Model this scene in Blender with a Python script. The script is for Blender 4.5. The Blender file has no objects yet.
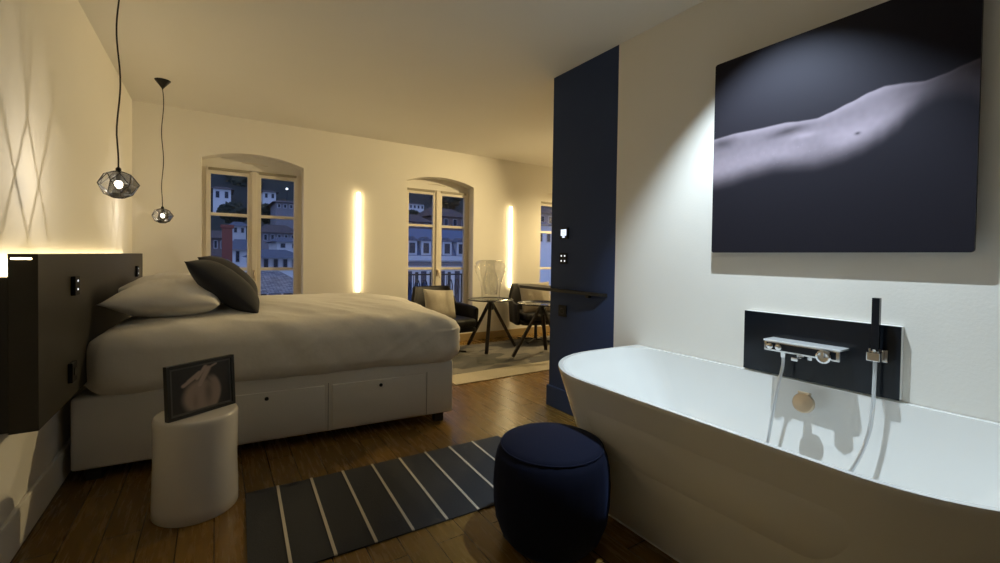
import bpy, bmesh, math, random
from mathutils import Vector, Matrix, noise
from math import sin, cos, pi, radians, sqrt, atan2
random.seed(7)
scene = bpy.context.scene
COL = scene.collection

# ------------------------------------------------------------------ camera
RM = Matrix(((0.8375719154365843, -0.002874857565695845, -0.5463195234163505),
             (-0.5461304696529863, 0.022420092964701523, -0.8374000534679124),
             (0.01465594038265234, 0.9997445046737846, 0.017208392896172427)))
CAMZ = 1.15
cam_data = bpy.data.cameras.new('camera')
cam_data.sensor_fit = 'HORIZONTAL'; cam_data.sensor_width = 36.0
cam_data.lens = 437.0 / 1000 * 36; cam_data.shift_y = -0.0168
cam_data.clip_start = 0.02; cam_data.clip_end = 400
cam = bpy.data.objects.new('camera', cam_data); COL.objects.link(cam)
cam.matrix_world = Matrix.Translation((0, 0, CAMZ)) @ RM.to_4x4()
scene.camera = cam

# ------------------------------------------------------------------ world (blue dusk)
w = bpy.data.worlds.new('dusk'); scene.world = w; w.use_nodes = True
bg = w.node_tree.nodes['Background']
bg.inputs['Color'].default_value = (0.17, 0.24, 0.47, 1); bg.inputs['Strength'].default_value = 1.75

# ------------------------------------------------------------------ exposure
vs = scene.view_settings
vs.view_transform = 'Standard'; vs.look = 'None'; vs.gamma = 1.0; vs.use_curve_mapping = False
vs.exposure = 0.16
scene.cycles.use_denoising = True
scene.cycles.max_bounces = 10; scene.cycles.diffuse_bounces = 6; scene.cycles.transparent_max_bounces = 16
scene.cycles.caustics_reflective = False; scene.cycles.caustics_refractive = False

# ------------------------------------------------------------------ lights of the room
WARM = (1.0, 0.77, 0.39)
def spot_light(name, loc, energy, col, size, blend, radius, target=None):
    l = bpy.data.lights.new(name, 'SPOT'); l.energy = energy; l.color = col
    l.spot_size = size; l.spot_blend = blend; l.shadow_soft_size = radius
    o = bpy.data.objects.new(name, l); COL.objects.link(o); o.location = loc
    if target is not None:
        d = Vector(target) - Vector(loc)
        o.rotation_euler = d.to_track_quat('-Z', 'Y').to_euler()
    return o
spot_light('bath_spot', (1.62, 0.98, 2.515), 150, (0.74, 0.89, 1.0), radians(84), 0.60, 0.010, (2.30, 0.96, 0))
spot_light('room_spot', (4.35, 3.70, 2.515), 300, WARM, radians(96), 1.0, 0.04, (0.8, 4.7, 1.2))
spot_light('room_spot', (5.25, 4.45, 2.515), 230, WARM, radians(150), 0.6, 0.04, (5.0, 4.3, 0))

# ------------------------------------------------------------------ materials
def mat(name, color, rough=0.5, metal=0.0, spec=0.5, coat=0.0, sheen=0.0, emit=None, estr=0.0, noise_amt=0.0, noise_scale=30.0, bump=0.0, bump_scale=60.0, coat_rough=0.1):
    m = bpy.data.materials.new(name); m.use_nodes = True
    nt = m.node_tree; b = nt.nodes['Principled BSDF']
    b.inputs['Base Color'].default_value = (*color, 1); b.inputs['Roughness'].default_value = rough
    b.inputs['Metallic'].default_value = metal; b.inputs['Specular IOR Level'].default_value = spec
    b.inputs['Coat Weight'].default_value = coat; b.inputs['Coat Roughness'].default_value = coat_rough
    b.inputs['Sheen Weight'].default_value = sheen
    if emit: b.inputs['Emission Color'].default_value = (*emit, 1); b.inputs['Emission Strength'].default_value = estr
    tc = None
    if noise_amt or bump: tc = nt.nodes.new('ShaderNodeTexCoord')
    if noise_amt:
        n = nt.nodes.new('ShaderNodeTexNoise'); n.inputs['Scale'].default_value = noise_scale; n.inputs['Detail'].default_value = 5
        nt.links.new(tc.outputs['Object'], n.inputs['Vector'])
        r = nt.nodes.new('ShaderNodeMapRange'); r.inputs['To Min'].default_value = 1 - noise_amt; r.inputs['To Max'].default_value = 1 + noise_amt
        nt.links.new(n.outputs['Fac'], r.inputs['Value'])
        mx = nt.nodes.new('ShaderNodeVectorMath'); mx.operation = 'SCALE'; mx.inputs[0].default_value = color
        nt.links.new(r.outputs['Result'], mx.inputs['Scale']); nt.links.new(mx.outputs['Vector'], b.inputs['Base Color'])
    if bump:
        n = nt.nodes.new('ShaderNodeTexNoise'); n.inputs['Scale'].default_value = bump_scale; n.inputs['Detail'].default_value = 4
        nt.links.new(tc.outputs['Object'], n.inputs['Vector'])
        bp = nt.nodes.new('ShaderNodeBump'); bp.inputs['Strength'].default_value = bump; bp.inputs['Distance'].default_value = 0.01
        nt.links.new(n.outputs['Fac'], bp.inputs['Height']); nt.links.new(bp.outputs['Normal'], b.inputs['Normal'])
    return m

def glass_mat(name, tint, gloss=0.08, rough=0.02, opaque=0.0, body=(0.1, 0.1, 0.1)):
    m = bpy.data.materials.new(name); m.use_nodes = True; nt = m.node_tree; nt.nodes.clear()
    out = nt.nodes.new('ShaderNodeOutputMaterial'); t = nt.nodes.new('ShaderNodeBsdfTransparent'); t.inputs['Color'].default_value = (*tint, 1)
    g = nt.nodes.new('ShaderNodeBsdfGlossy'); g.inputs['Roughness'].default_value = rough
    lw = nt.nodes.new('ShaderNodeLayerWeight'); lw.inputs['Blend'].default_value = 0.35
    mr = nt.nodes.new('ShaderNodeMapRange'); mr.inputs['To Min'].default_value = gloss; mr.inputs['To Max'].default_value = 0.9
    pw = nt.nodes.new('ShaderNodeMath'); pw.operation = 'POWER'; pw.inputs[1].default_value = 2.5
    nt.links.new(lw.outputs['Facing'], pw.inputs[0]); nt.links.new(pw.outputs[0], mr.inputs['Value'])
    mx = nt.nodes.new('ShaderNodeMixShader')
    nt.links.new(mr.outputs['Result'], mx.inputs['Fac']); nt.links.new(t.outputs[0], mx.inputs[1]); nt.links.new(g.outputs[0], mx.inputs[2])
    last = mx
    if opaque:
        d = nt.nodes.new('ShaderNodeBsdfDiffuse'); d.inputs['Color'].default_value = (*body, 1)
        m2 = nt.nodes.new('ShaderNodeMixShader'); m2.inputs['Fac'].default_value = opaque
        nt.links.new(mx.outputs[0], m2.inputs[1]); nt.links.new(d.outputs[0], m2.inputs[2]); last = m2
    nt.links.new(last.outputs[0], out.inputs['Surface'])
    return m

def emit_mat(name, col, s):
    m = bpy.data.materials.new(name); m.use_nodes = True; nt = m.node_tree; nt.nodes.clear()
    out = nt.nodes.new('ShaderNodeOutputMaterial'); e = nt.nodes.new('ShaderNodeEmission')
    e.inputs['Color'].default_value = (*col, 1); e.inputs['Strength'].default_value = s
    nt.links.new(e.outputs[0], out.inputs['Surface']); return m

def vcol_mat(name, rough=0.3, coat=0.0, spec=0.5):
    m = bpy.data.materials.new(name); m.use_nodes = True; nt = m.node_tree; b = nt.nodes['Principled BSDF']
    a = nt.nodes.new('ShaderNodeVertexColor'); a.layer_name = 'print'
    nt.links.new(a.outputs['Color'], b.inputs['Base Color']); b.inputs['Roughness'].default_value = rough
    b.inputs['Coat Weight'].default_value = coat; b.inputs['Specular IOR Level'].default_value = spec
    return m

def wood_floor():
    m = bpy.data.materials.new('oak_planks'); m.use_nodes = True; nt = m.node_tree; b = nt.nodes['Principled BSDF']
    N = nt.nodes.new; L = nt.links.new
    tc = N('ShaderNodeTexCoord'); mp = N('ShaderNodeMapping'); mp.inputs['Rotation'].default_value = (0, 0, radians(90))
    L(tc.outputs['Object'], mp.inputs['Vector'])
    br = N('ShaderNodeTexBrick'); br.inputs['Scale'].default_value = 1.0; br.inputs['Brick Width'].default_value = 1.15; br.inputs['Row Height'].default_value = 0.125
    br.inputs['Mortar Size'].default_value = 0.0022; br.inputs['Mortar Smooth'].default_value = 0.2; br.offset = 0.37
    br.inputs['Color1'].default_value = (0.20, 0.114, 0.027, 1); br.inputs['Color2'].default_value = (0.155, 0.086, 0.019, 1); br.inputs['Mortar'].default_value = (0.035, 0.018, 0.008, 1)
    L(mp.outputs['Vector'], br.inputs['Vector'])
    mp2 = N('ShaderNodeMapping'); mp2.inputs['Scale'].default_value = (14, 1.2, 1); L(tc.outputs['Object'], mp2.inputs['Vector'])
    n = N('ShaderNodeTexNoise'); n.inputs['Scale'].default_value = 3.0; n.inputs['Detail'].default_value = 8; n.inputs['Roughness'].default_value = 0.65; L(mp2.outputs['Vector'], n.inputs['Vector'])
    mr = N('ShaderNodeMapRange'); mr.inputs['From Min'].default_value = 0.25; mr.inputs['From Max'].default_value = 0.75; mr.inputs['To Min'].default_value = 0.84; mr.inputs['To Max'].default_value = 1.12; L(n.outputs['Fac'], mr.inputs['Value'])
    sc = N('ShaderNodeVectorMath'); sc.operation = 'SCALE'; L(br.outputs['Color'], sc.inputs[0]); L(mr.outputs['Result'], sc.inputs['Scale'])
    L(sc.outputs['Vector'], b.inputs['Base Color'])
    b.inputs['Roughness'].default_value = 0.36; b.inputs['Specular IOR Level'].default_value = 0.36
    rr = N('ShaderNodeMapRange'); rr.inputs['To Min'].default_value = 0.22; rr.inputs['To Max'].default_value = 0.32; L(n.outputs['Fac'], rr.inputs['Value']); L(rr.outputs['Result'], b.inputs['Roughness'])
    bp = N('ShaderNodeBump'); bp.inputs['Strength'].default_value = 0.25; bp.inputs['Distance'].default_value = 0.002
    L(br.outputs['Fac'], bp.inputs['Height']); bp.invert = True; L(bp.outputs['Normal'], b.inputs['Normal'])
    return m

def wall_mat(name, col):
    return mat(name, col, rough=0.75, spec=0.25, noise_amt=0.02, noise_scale=2.5, bump=0.06, bump_scale=90)

M = {}
M['wall'] = wall_mat('wall_plaster', (0.78, 0.755, 0.70))
M['ceiling'] = wall_mat('ceiling_plaster', (0.78, 0.76, 0.71))
M['blue'] = mat('navy_wall_paint', (0.033, 0.052, 0.120), rough=0.7, spec=0.15, noise_amt=0.05, noise_scale=4, bump=0.05)
M['floor'] = wood_floor()
M['white_paint'] = mat('window_paint', (0.72, 0.67, 0.58), rough=0.4)
M['gap_shade'] = mat('grey_gap_shade', (0.30, 0.27, 0.20), rough=0.5)  # shade of the gap above the sashes, put into a colour
M['glass'] = glass_mat('window_glass', (0.96, 0.97, 0.98), gloss=0.03)
M['clear_glass'] = glass_mat('blown_glass', (0.95, 0.955, 0.95), gloss=0.13)
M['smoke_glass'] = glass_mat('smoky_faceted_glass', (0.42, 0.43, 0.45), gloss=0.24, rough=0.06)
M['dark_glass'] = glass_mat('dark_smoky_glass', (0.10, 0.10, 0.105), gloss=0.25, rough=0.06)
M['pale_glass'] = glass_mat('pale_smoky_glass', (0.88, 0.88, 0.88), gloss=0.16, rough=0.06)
M['table_glass'] = glass_mat('table_glass', (0.75, 0.78, 0.74), gloss=0.12)
M['black_metal'] = mat('black_metal', (0.012, 0.012, 0.013), rough=0.35, metal=0.4)
M['matte_black'] = mat('matte_black_plastic', (0.010, 0.010, 0.011), rough=0.6, spec=0.2)
M['chrome'] = mat('chrome', (0.75, 0.76, 0.78), rough=0.08, metal=1.0)
M['brass'] = mat('brushed_brass', (0.60, 0.50, 0.37), rough=0.38, metal=1.0)
M['black_glass'] = mat('black_glass', (0.008, 0.010, 0.014), rough=0.14, spec=0.35)
M['tub'] = mat('white_acrylic', (0.80, 0.80, 0.78), rough=0.16, coat=0.3)
M['headboard'] = mat('dark_brown_laminate', (0.026, 0.023, 0.018), rough=0.45, spec=0.3, noise_amt=0.08, noise_scale=8)
M['black_lam'] = mat('black_laminate', (0.010, 0.009, 0.008), rough=0.5)
M['leather_w'] = mat('pale_leatherette', (0.68, 0.66, 0.62), rough=0.5, bump=0.10, bump_scale=140)
M['piping'] = mat('grey_seam_piping', (0.16, 0.15, 0.13), rough=0.6)
M['linen'] = mat('white_linen', (0.74, 0.71, 0.65), rough=0.85, sheen=0.2, bump=0.40, bump_scale=13)
M['dark_fabric'] = mat('charcoal_fabric', (0.012, 0.013, 0.018), rough=0.9, sheen=0.04, bump=0.15, bump_scale=120, noise_amt=0.12, noise_scale=60)
M['velvet'] = mat('midnight_blue_velvet', (0.004, 0.006, 0.020), rough=0.9, sheen=0.22, spec=0.2)
M['velvet'].node_tree.nodes['Principled BSDF'].inputs['Sheen Tint'].default_value = (0.12, 0.18, 0.45, 1)
M['velvet'].node_tree.nodes['Principled BSDF'].inputs['Sheen Roughness'].default_value = 0.35
M['stool'] = mat('glossy_white_plastic', (0.60, 0.585, 0.57), rough=0.22, coat=0.3)
M['black_leather'] = mat('black_leather', (0.008, 0.007, 0.008), rough=0.5, spec=0.22, bump=0.1, bump_scale=160)
M['beige_fabric'] = mat('beige_cushion_fabric', (0.42, 0.38, 0.31), rough=0.9, noise_amt=0.12, noise_scale=70, bump=0.2, bump_scale=150)
M['dark_wood'] = mat('dark_stained_wood', (0.015, 0.010, 0.008), rough=0.45, spec=0.25, noise_amt=0.2, noise_scale=20)
M['shelf'] = mat('black_brown_shelf', (0.022, 0.019, 0.017), rough=0.5, spec=0.3)
M['led'] = emit_mat('warm_led', (1.0, 0.78, 0.40), 15.0)
M['led_strip'] = emit_mat('warm_led_strip', (1.0, 0.78, 0.42), 14.0)
M['bulb'] = emit_mat('warm_bulb', (1.0, 0.86, 0.66), 9.0)
_nt = M['bulb'].node_tree; _a = _nt.nodes.new('ShaderNodeAddShader'); _t = _nt.nodes.new('ShaderNodeBsdfTransparent')
_nt.links.new(_nt.nodes['Emission'].outputs[0], _a.inputs[0]); _nt.links.new(_t.outputs[0], _a.inputs[1]); _nt.links.new(_a.outputs[0], _nt.nodes['Material Output'].inputs['Surface'])
M['lens'] = emit_mat('spot_lens', (0.9, 0.95, 1.0), 3.0)
M['white_plastic'] = mat('white_plastic', (0.8, 0.8, 0.78), rough=0.3)
M['hose'] = mat('silver_hose', (0.62, 0.64, 0.66), rough=0.3, metal=0.7)
M['display'] = emit_mat('display_glow', (0.75, 0.82, 1.0), 1.3)
M['key_glow'] = emit_mat('key_glow', (0.95, 0.97, 1.0), 0.9)
M['mirror'] = mat('mirror_shelf_glass', (0.80, 0.81, 0.82), rough=0.10, metal=0.0, coat=0.5)
M['iron'] = mat('wrought_iron', (0.01, 0.012, 0.02), rough=0.5)

# ------------------------------------------------------------------ helpers
def tag(o, label=None, cat=None, group=None, kind=None):
    if label: o['label'] = label
    if cat: o['category'] = cat
    if group: o['group'] = group
    if kind: o['kind'] = kind
    return o
def empty(name, loc=(0, 0, 0), rz=0.0, label=None, cat=None, group=None, kind=None):
    o = bpy.data.objects.new(name, None); COL.objects.link(o); o.location = loc; o.rotation_euler = (0, 0, rz)
    o.empty_display_size = 0.05
    return tag(o, label, cat, group, kind)
def obj(name, bm, m, parent=None, smooth=False, angle=None, loc=None):
    bmesh.ops.recalc_face_normals(bm, faces=bm.faces)
    me = bpy.data.meshes.new(name); bm.to_mesh(me); bm.free()
    if isinstance(m, (list, tuple)):
        for mm in m: me.materials.append(mm)
    else: me.materials.append(m)
    if smooth:
        for p in me.polygons: p.use_smooth = True
        if angle is not None:
            try: me.set_sharp_from_angle(angle=radians(angle))
            except Exception: pass
    o = bpy.data.objects.new(name, me); COL.objects.link(o)
    if parent: o.parent = parent
    if loc is not None: o.location = loc
    return o
def box(bm, c, s, bevel=0.0, rot=None, seg=2):
    r = bmesh.ops.create_cube(bm, size=1.0); vs_ = r['verts']
    mt = Matrix.Diagonal((s[0], s[1], s[2], 1))
    for v in vs_: v.co = mt @ v.co
    if bevel:
        es = list({e for v in vs_ for e in v.link_edges})
        rr = bmesh.ops.bevel(bm, geom=es, offset=bevel, segments=seg, affect='EDGES', profile=0.5)
        vs_ = list({v for f in rr['faces'] for v in f.verts} | {v for v in vs_ if v.is_valid})
    for v in vs_:
        if rot is not None: v.co = rot @ v.co
        v.co += Vector(c)
    return vs_
def box2(bm, a, b, bevel=0.0, seg=2):
    return box(bm, [(a[i] + b[i]) / 2 for i in range(3)], [abs(b[i] - a[i]) for i in range(3)], bevel, None, seg)
def lathe(bm, prof, seg=32, c=(0, 0, 0), cap=True, fn=None):
    rings = []
    for r, z in prof:
        ring = []
        for k in range(seg):
            a = 2 * pi * k / seg; rr = r if fn is None else fn(r, z, a)
            ring.append(bm.verts.new((c[0] + rr * cos(a), c[1] + rr * sin(a), c[2] + z)))
        rings.append(ring)
    for i in range(len(rings) - 1):
        for k in range(seg):
            bm.faces.new((rings[i][k], rings[i][(k + 1) % seg], rings[i + 1][(k + 1) % seg], rings[i + 1][k]))
    if cap:
        bm.faces.new(rings[0][::-1]); bm.faces.new(rings[-1])
    return rings
def tube(bm, pts, r, seg=8, cap=True):
    pts = [Vector(p) for p in pts]; n = len(pts); rings = []
    rad = r if isinstance(r, (list, tuple)) else [r] * n
    prev = None
    for i, p in enumerate(pts):
        t = (pts[min(i + 1, n - 1)] - pts[max(i - 1, 0)]).normalized()
        if prev is None:
            up = Vector((0, 0, 1)) if abs(t.z) < 0.9 else Vector((1, 0, 0))
            x = t.cross(up).normalized()
        else:
            x = (prev - t * prev.dot(t)).normalized()
        y = t.cross(x); prev = x
        rings.append([bm.verts.new(p + (x * cos(2 * pi * k / seg) + y * sin(2 * pi * k / seg)) * rad[i]) for k in range(seg)])
    for i in range(n - 1):
        for k in range(seg): bm.faces.new((rings[i][k], rings[i][(k + 1) % seg], rings[i + 1][(k + 1) % seg], rings[i + 1][k]))
    if cap: bm.faces.new(rings[0][::-1]); bm.faces.new(rings[-1])
def bar(bm, a, b, sx, sy=None, bevel=0.0):
    a = Vector(a); b = Vector(b); sy = sy or sx; d = b - a
    q = d.to_track_quat('Z', 'Y').to_matrix()
    box(bm, (a + b) / 2, (sx, sy, d.length), bevel, q)
def spline(pts, n=8):
    P = [Vector(p) for p in pts]; P = [P[0] * 2 - P[1]] + P + [P[-1] * 2 - P[-2]]; out = []
    for i in range(1, len(P) - 2):
        for k in range(n):
            t = k / n; a, b, c, d = P[i - 1], P[i], P[i + 1], P[i + 2]
            out.append(0.5 * ((2 * b) + (c - a) * t + (2 * a - 5 * b + 4 * c - d) * t * t + (3 * b - a - 3 * c + d) * t ** 3))
    out.append(P[-2]); return out
def rounded_box_bm(h, r, n, fn=None):
    """dense rounded box, half sizes h, corner radius r, n=(nx,ny,nz) cells"""
    bm = bmesh.new(); idx = {}
    def V(i, j, k):
        key = (i, j, k)
        if key in idx: return idx[key]
        p = [(-1 + 2 * q / m) * hh for q, m, hh in zip((i, j, k), n, h)]
        c = [max(-(hh - r), min(hh - r, q)) for q, hh in zip(p, h)]
        d = Vector([a - b for a, b in zip(p, c)])
        co = Vector(c) + (d.normalized() * r if d.length > 1e-9 else Vector((0, 0, 0)))
        if fn: co = fn(co)
        idx[key] = bm.verts.new(co); return idx[key]
    nx, ny, nz = n
    for i in range(nx):
        for j in range(ny):
            for k in (0, nz): bm.faces.new((V(i, j, k), V(i + 1, j, k), V(i + 1, j + 1, k), V(i, j + 1, k)))
    for i in range(nx):
        for k in range(nz):
            for j in (0, ny): bm.faces.new((V(i, j, k), V(i + 1, j, k), V(i + 1, j, k + 1), V(i, j, k + 1)))
    for j in range(ny):
        for k in range(nz):
            for i in (0, nx): bm.faces.new((V(i, j, k), V(i, j + 1, k), V(i, j + 1, k + 1), V(i, j, k + 1)))
    return bm
def pillow_bm(wx, wy, t, seed=0, n=36, pinch=0.07, wr=0.006):
    bm = bmesh.new(); top = {}; bot = {}
    for i in range(n + 1):
        for j in range(n + 1):
            x = -1 + 2 * i / n; y = -1 + 2 * j / n
            prof = (max(0, 1 - abs(x) ** 2.4) ** 0.60) * (max(0, 1 - abs(y) ** 2.4) ** 0.60)
            X = x * (1 - pinch * (1 - y * y)) * wx / 2; Y = y * (1 - pinch * (1 - x * x)) * wy / 2
            nz = noise.noise(Vector((X * 9 + seed, Y * 9, seed))) * wr + noise.noise(Vector((X * 24, Y * 7 + seed, 3))) * wr * 0.7
            edge = i in (0, n) or j in (0, n)
            z = prof * t / 2
            top[i, j] = bm.verts.new((X, Y, z + (0 if edge else nz * prof)))
            bot[i, j] = top[i, j] if edge else bm.verts.new((X, Y, -z * 0.92 + nz * prof))
    for i in range(n):
        for j in range(n):
            bm.faces.new((top[i, j], top[i + 1, j], top[i + 1, j + 1], top[i, j + 1]))
            bm.faces.new((bot[i, j], bot[i, j + 1], bot[i + 1, j + 1], bot[i + 1, j]))
    return bm
def at(px, py, Y):
    d = RM @ Vector((px - 500, -(py - 264.7), -437.0)); t = Y / d.y
    return Vector((0, 0, CAMZ)) + d * t
def copy_tree(o, parent=None):
    c = o.copy(); COL.objects.link(c)
    if parent: c.parent = parent
    for ch in list(o.children): copy_tree(ch, c)
    return c

# ------------------------------------------------------------------ room shell
CE = 2.545; XL = -0.643; XR = 2.2; YB = 5.25; YF = -1.3; XE = 5.75
bm = bmesh.new(); box2(bm, (XL - .1, YF - .1, -0.1), (XE + .1, YB + .25, 0)); tag(obj('floor', bm, M['floor']), kind='structure')
bm = bmesh.new(); box2(bm, (XL - .1, YF - .1, CE), (XE + .1, YB + .25, CE + .1)); tag(obj('ceiling', bm, M['ceiling']), kind='structure')
bm = bmesh.new(); box2(bm, (XL - .15, YF - .1, 0), (XL, YB + .25, CE)); tag(obj('wall_left', bm, M['wall']), kind='structure')
bm = bmesh.new(); box2(bm, (XR, YF - .1, 0), (XR + .14, 1.99, CE)); tag(obj('wall_right', bm, M['wall']), kind='structure')
bm = bmesh.new(); box2(bm, (XR, 1.99, 0), (XR + .14, 2.643, CE)); tag(obj('wall_right_blue_end', bm, M['blue']), kind='structure')
bm = bmesh.new(); box2(bm, (XL, YF - .12, 0), (XR, YF, CE)); tag(obj('wall_front', bm, M['wall']), kind='structure')
bm = bmesh.new(); box2(bm, (XR + .14, 1.0, 0), (XE, 1.12, CE)); tag(obj('wall_alcove', bm, M['wall']), kind='structure')
bm = bmesh.new(); box2(bm, (XE, 1.0, 0), (XE + .12, YB + .25, CE)); tag(obj('wall_far_right', bm, M['wall']), kind='structure')

OPEN = [(-0.115, 0.818), (2.014, 2.98), (4.154, 5.11)]
ZS, ZSP, ZAP, WD = 0.43, 2.10, 2.185, 0.25
def arch_pts(x0, x1, n=14):
    # segmental arch through (x0,ZSP), mid ZAP, (x1,ZSP)
    hw = (x1 - x0) / 2; s = ZAP - ZSP; R = (hw * hw + s * s) / (2 * s); cx = (x0 + x1) / 2; cz = ZAP - R
    a0 = math.asin(hw / R)
    return [(cx + R * sin(-a0 + 2 * a0 * k / n), cz + R * cos(-a0 + 2 * a0 * k / n)) for k in range(n + 1)]
def prism(bm, poly, y0, y1):
    a = [bm.verts.new((x, y0, z)) for x, z in poly]; b = [bm.verts.new((x, y1, z)) for x, z in poly]
    n = len(poly); bm.faces.new(a); bm.faces.new(b[::-1])
    for i in range(n): bm.faces.new((a[i], b[i], b[(i + 1) % n], a[(i + 1) % n]))
bm = bmesh.new()
xs = [XL] + [v for o_ in OPEN for v in o_] + [XE]
for i in range(0, len(xs), 2): box2(bm, (xs[i], YB, 0), (xs[i + 1], YB + WD, CE))
for x0, x1 in OPEN:
    box2(bm, (x0, YB, 0), (x1, YB + WD, ZS))
    ap = arch_pts(x0, x1)
    for k in range(len(ap) - 1):
        prism(bm, [ap[k], ap[k + 1], (ap[k + 1][0], CE), (ap[k][0], CE)], YB, YB + WD)
bmesh.ops.remove_doubles(bm, verts=bm.verts, dist=1e-5)
tag(obj('wall_back', bm, M['wall']), kind='structure')

def skirting(name, a, b, h, m, t=0.014):
    bm = bmesh.new(); box2(bm, (a[0], a[1], 0), (b[0], b[1], h), 0.004)
    return tag(obj(name, bm, m), kind='structure')
skirting('baseboard_left', (XL, YF, 0), (XL + .016, YB, 0), 0.16, M['wall'])
skirting('baseboard_back', (XL, YB - .016, 0), (XE, YB, 0), 0.10, M['wood'] if 'wood' in M else mat('oak_skirting', (0.36, 0.26, 0.12), rough=0.45))
skirting('baseboard_right', (XR - .014, YF, 0), (XR, 1.99, 0), 0.15, M['wall'])
skirting('baseboard_blue', (XR - .018, 1.99, 0), (XR, 2.655, 0), 0.16, M['blue'])

# windows ------------------------------------------------------------
def window(idx, x0, x1):
    W = empty('window_%d' % idx, ((x0 + x1) / 2, YB + 0.17, ZS), kind='structure')
    hw = (x1 - x0) / 2; zt = 2.035 - ZS; wp = M['white_paint']
    bm = bmesh.new()      # fixed frame with arched head panel
    for s in (-1, 1): box2(bm, (s * hw, -0.03, 0), (s * (hw - 0.035), 0.04, zt), 0.003)
    box2(bm, (-hw, -0.03, 0), (hw, 0.04, 0.03), 0.003)
    obj('window_frame', bm, wp, W)
    bm = bmesh.new(); ap = arch_pts(-hw, hw)
    for k in range(len(ap) - 1):
        prism(bm, [(ap[k][0], zt), (ap[k + 1][0], zt), (ap[k + 1][0], ap[k + 1][1] - ZS), (ap[k][0], ap[k][1] - ZS)], -0.005, 0.04)
    bmesh.ops.remove_doubles(bm, verts=bm.verts, dist=1e-5)
    obj('arched_panel', bm, M['wall'], W)
    bm = bmesh.new(); tube(bm, [(-0.12, -0.012, zt + 0.075), (0.0, -0.014, zt + 0.08), (0.13, -0.012, zt + 0.07)], 0.005); obj('curtain_rod', bm, wp, W)
    inner = hw - 0.035
    for s in (-1, 1):
        cs = empty('casement', (0, 0, 0)); cs.parent = W
        a, b = (0.0, inner) if s > 0 else (-inner, 0.0)
        st = 0.052
        bm = bmesh.new()
        gx0, gx1 = (a + st + .012, b - st + .010) if s > 0 else (a + st - .010, b - st - .012)
        box2(bm, (a, -0.045, 0.03), (gx0, 0.0, zt - 0.012), 0.003); box2(bm, (gx1, -0.045, 0.03), (b, 0.0, zt - 0.012), 0.003)
        z0g, z1g = 0.075, 1.965 - ZS
        box2(bm, (gx0, -0.045, 0.03), (gx1, 0.0, z0g), 0.002); box2(bm, (gx0, -0.045, z1g), (gx1, 0.0, zt - 0.012), 0.002)
        obj('casement_frame', bm, wp, cs)
        for zm in (1.552 - ZS, 0.985 - ZS):
            bm = bmesh.new(); box2(bm, (gx0, -0.04, zm - 0.016), (gx1, -0.004, zm + 0.016), 0.003); obj('glazing_bar', bm, wp, cs)
        bm = bmesh.new(); box2(bm, (gx0, -0.022, z0g), (gx1, -0.018, z1g)); obj('pane', bm, M['glass'], cs)
    for s in (-1, 1):
        a, b = (0.045, inner - 0.02) if s > 0 else (-inner + 0.02, -0.045)
        bm = bmesh.new(); box2(bm, (a, -0.058, zt - 0.035), (b, -0.045, zt - 0.008), 0.002); tag(obj('gap_shade_strip', bm, M['gap_shade'], W), 'slim grey strip standing in for the shade line over the sash')  # added grey strip imitates the shaded gap above the top rail
    bm = bmesh.new(); box2(bm, (-0.024, -0.060, 0.03), (0.024, -0.045, zt - 0.012), 0.004); obj('cover_strip', bm, wp, W)
    hd = empty('window_handle', (0.0, -0.062, 0.93 - ZS)); hd.parent = W
    bm = bmesh.new(); box2(bm, (-0.012, -0.012, -0.045), (0.012, 0.0, 0.045), 0.004); tube(bm, [(0, -0.01, 0.02), (0, -0.04, 0.02), (0.0, -0.045, 0.0), (0.012, -0.045, -0.07)], 0.007); obj('lever', bm, M['brass'], hd)
    bm = bmesh.new(); box2(bm, (-hw, -0.17, -0.0), (hw, -0.03, 0.018), 0.004); obj('window_sill', bm, wp, W)
    return W
for i, (x0, x1) in enumerate(OPEN): window(i + 1, x0, x1)

# ------------------------------------------------------------------ bath
def tub_outline(z, n=20):
    # back straight on the wall, large rounded front corners; sides lean out towards the rim
    t = z / 0.62; yc = 0.905
    xf = 1.482 + (1.328 - 1.482) * t; ye = 0.60 + (0.912 - 0.60) * t; rx = 0.20 + 0.26 * t; ry = 0.17 + 0.27 * t; xb = XR - 0.003
    q = 2.0; pts = [(xb, yc + ye - 0.02 * t)]
    for k in range(1, 6): pts.append((xb + (xf + rx - xb) * k / 6, yc + ye - 0.02 * t * (1 - k / 6) ** 2))
    for k in range(n + 1):
        a = pi / 2 * k / n; pts.append((xf + rx * (1 - sin(a) ** (2 / q)), yc + ye - ry * (1 - cos(a) ** (2 / q))))
    m = 10; y0 = yc + ye - ry; y1 = yc - ye + ry
    for k in range(1, m): pts.append((xf, y0 + (y1 - y0) * k / m))
    for k in range(n, -1, -1):
        a = pi / 2 * k / n; pts.append((xf + rx * (1 - sin(a) ** (2 / q)), yc - ye + ry * (1 - cos(a) ** (2 / q))))
    for k in range(5, 0, -1): pts.append((xb + (xf + rx - xb) * k / 6, yc - ye + 0.02 * t * (1 - k / 6) ** 2))
    pts.append((xb, yc - ye + 0.02 * t)); return pts
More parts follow.
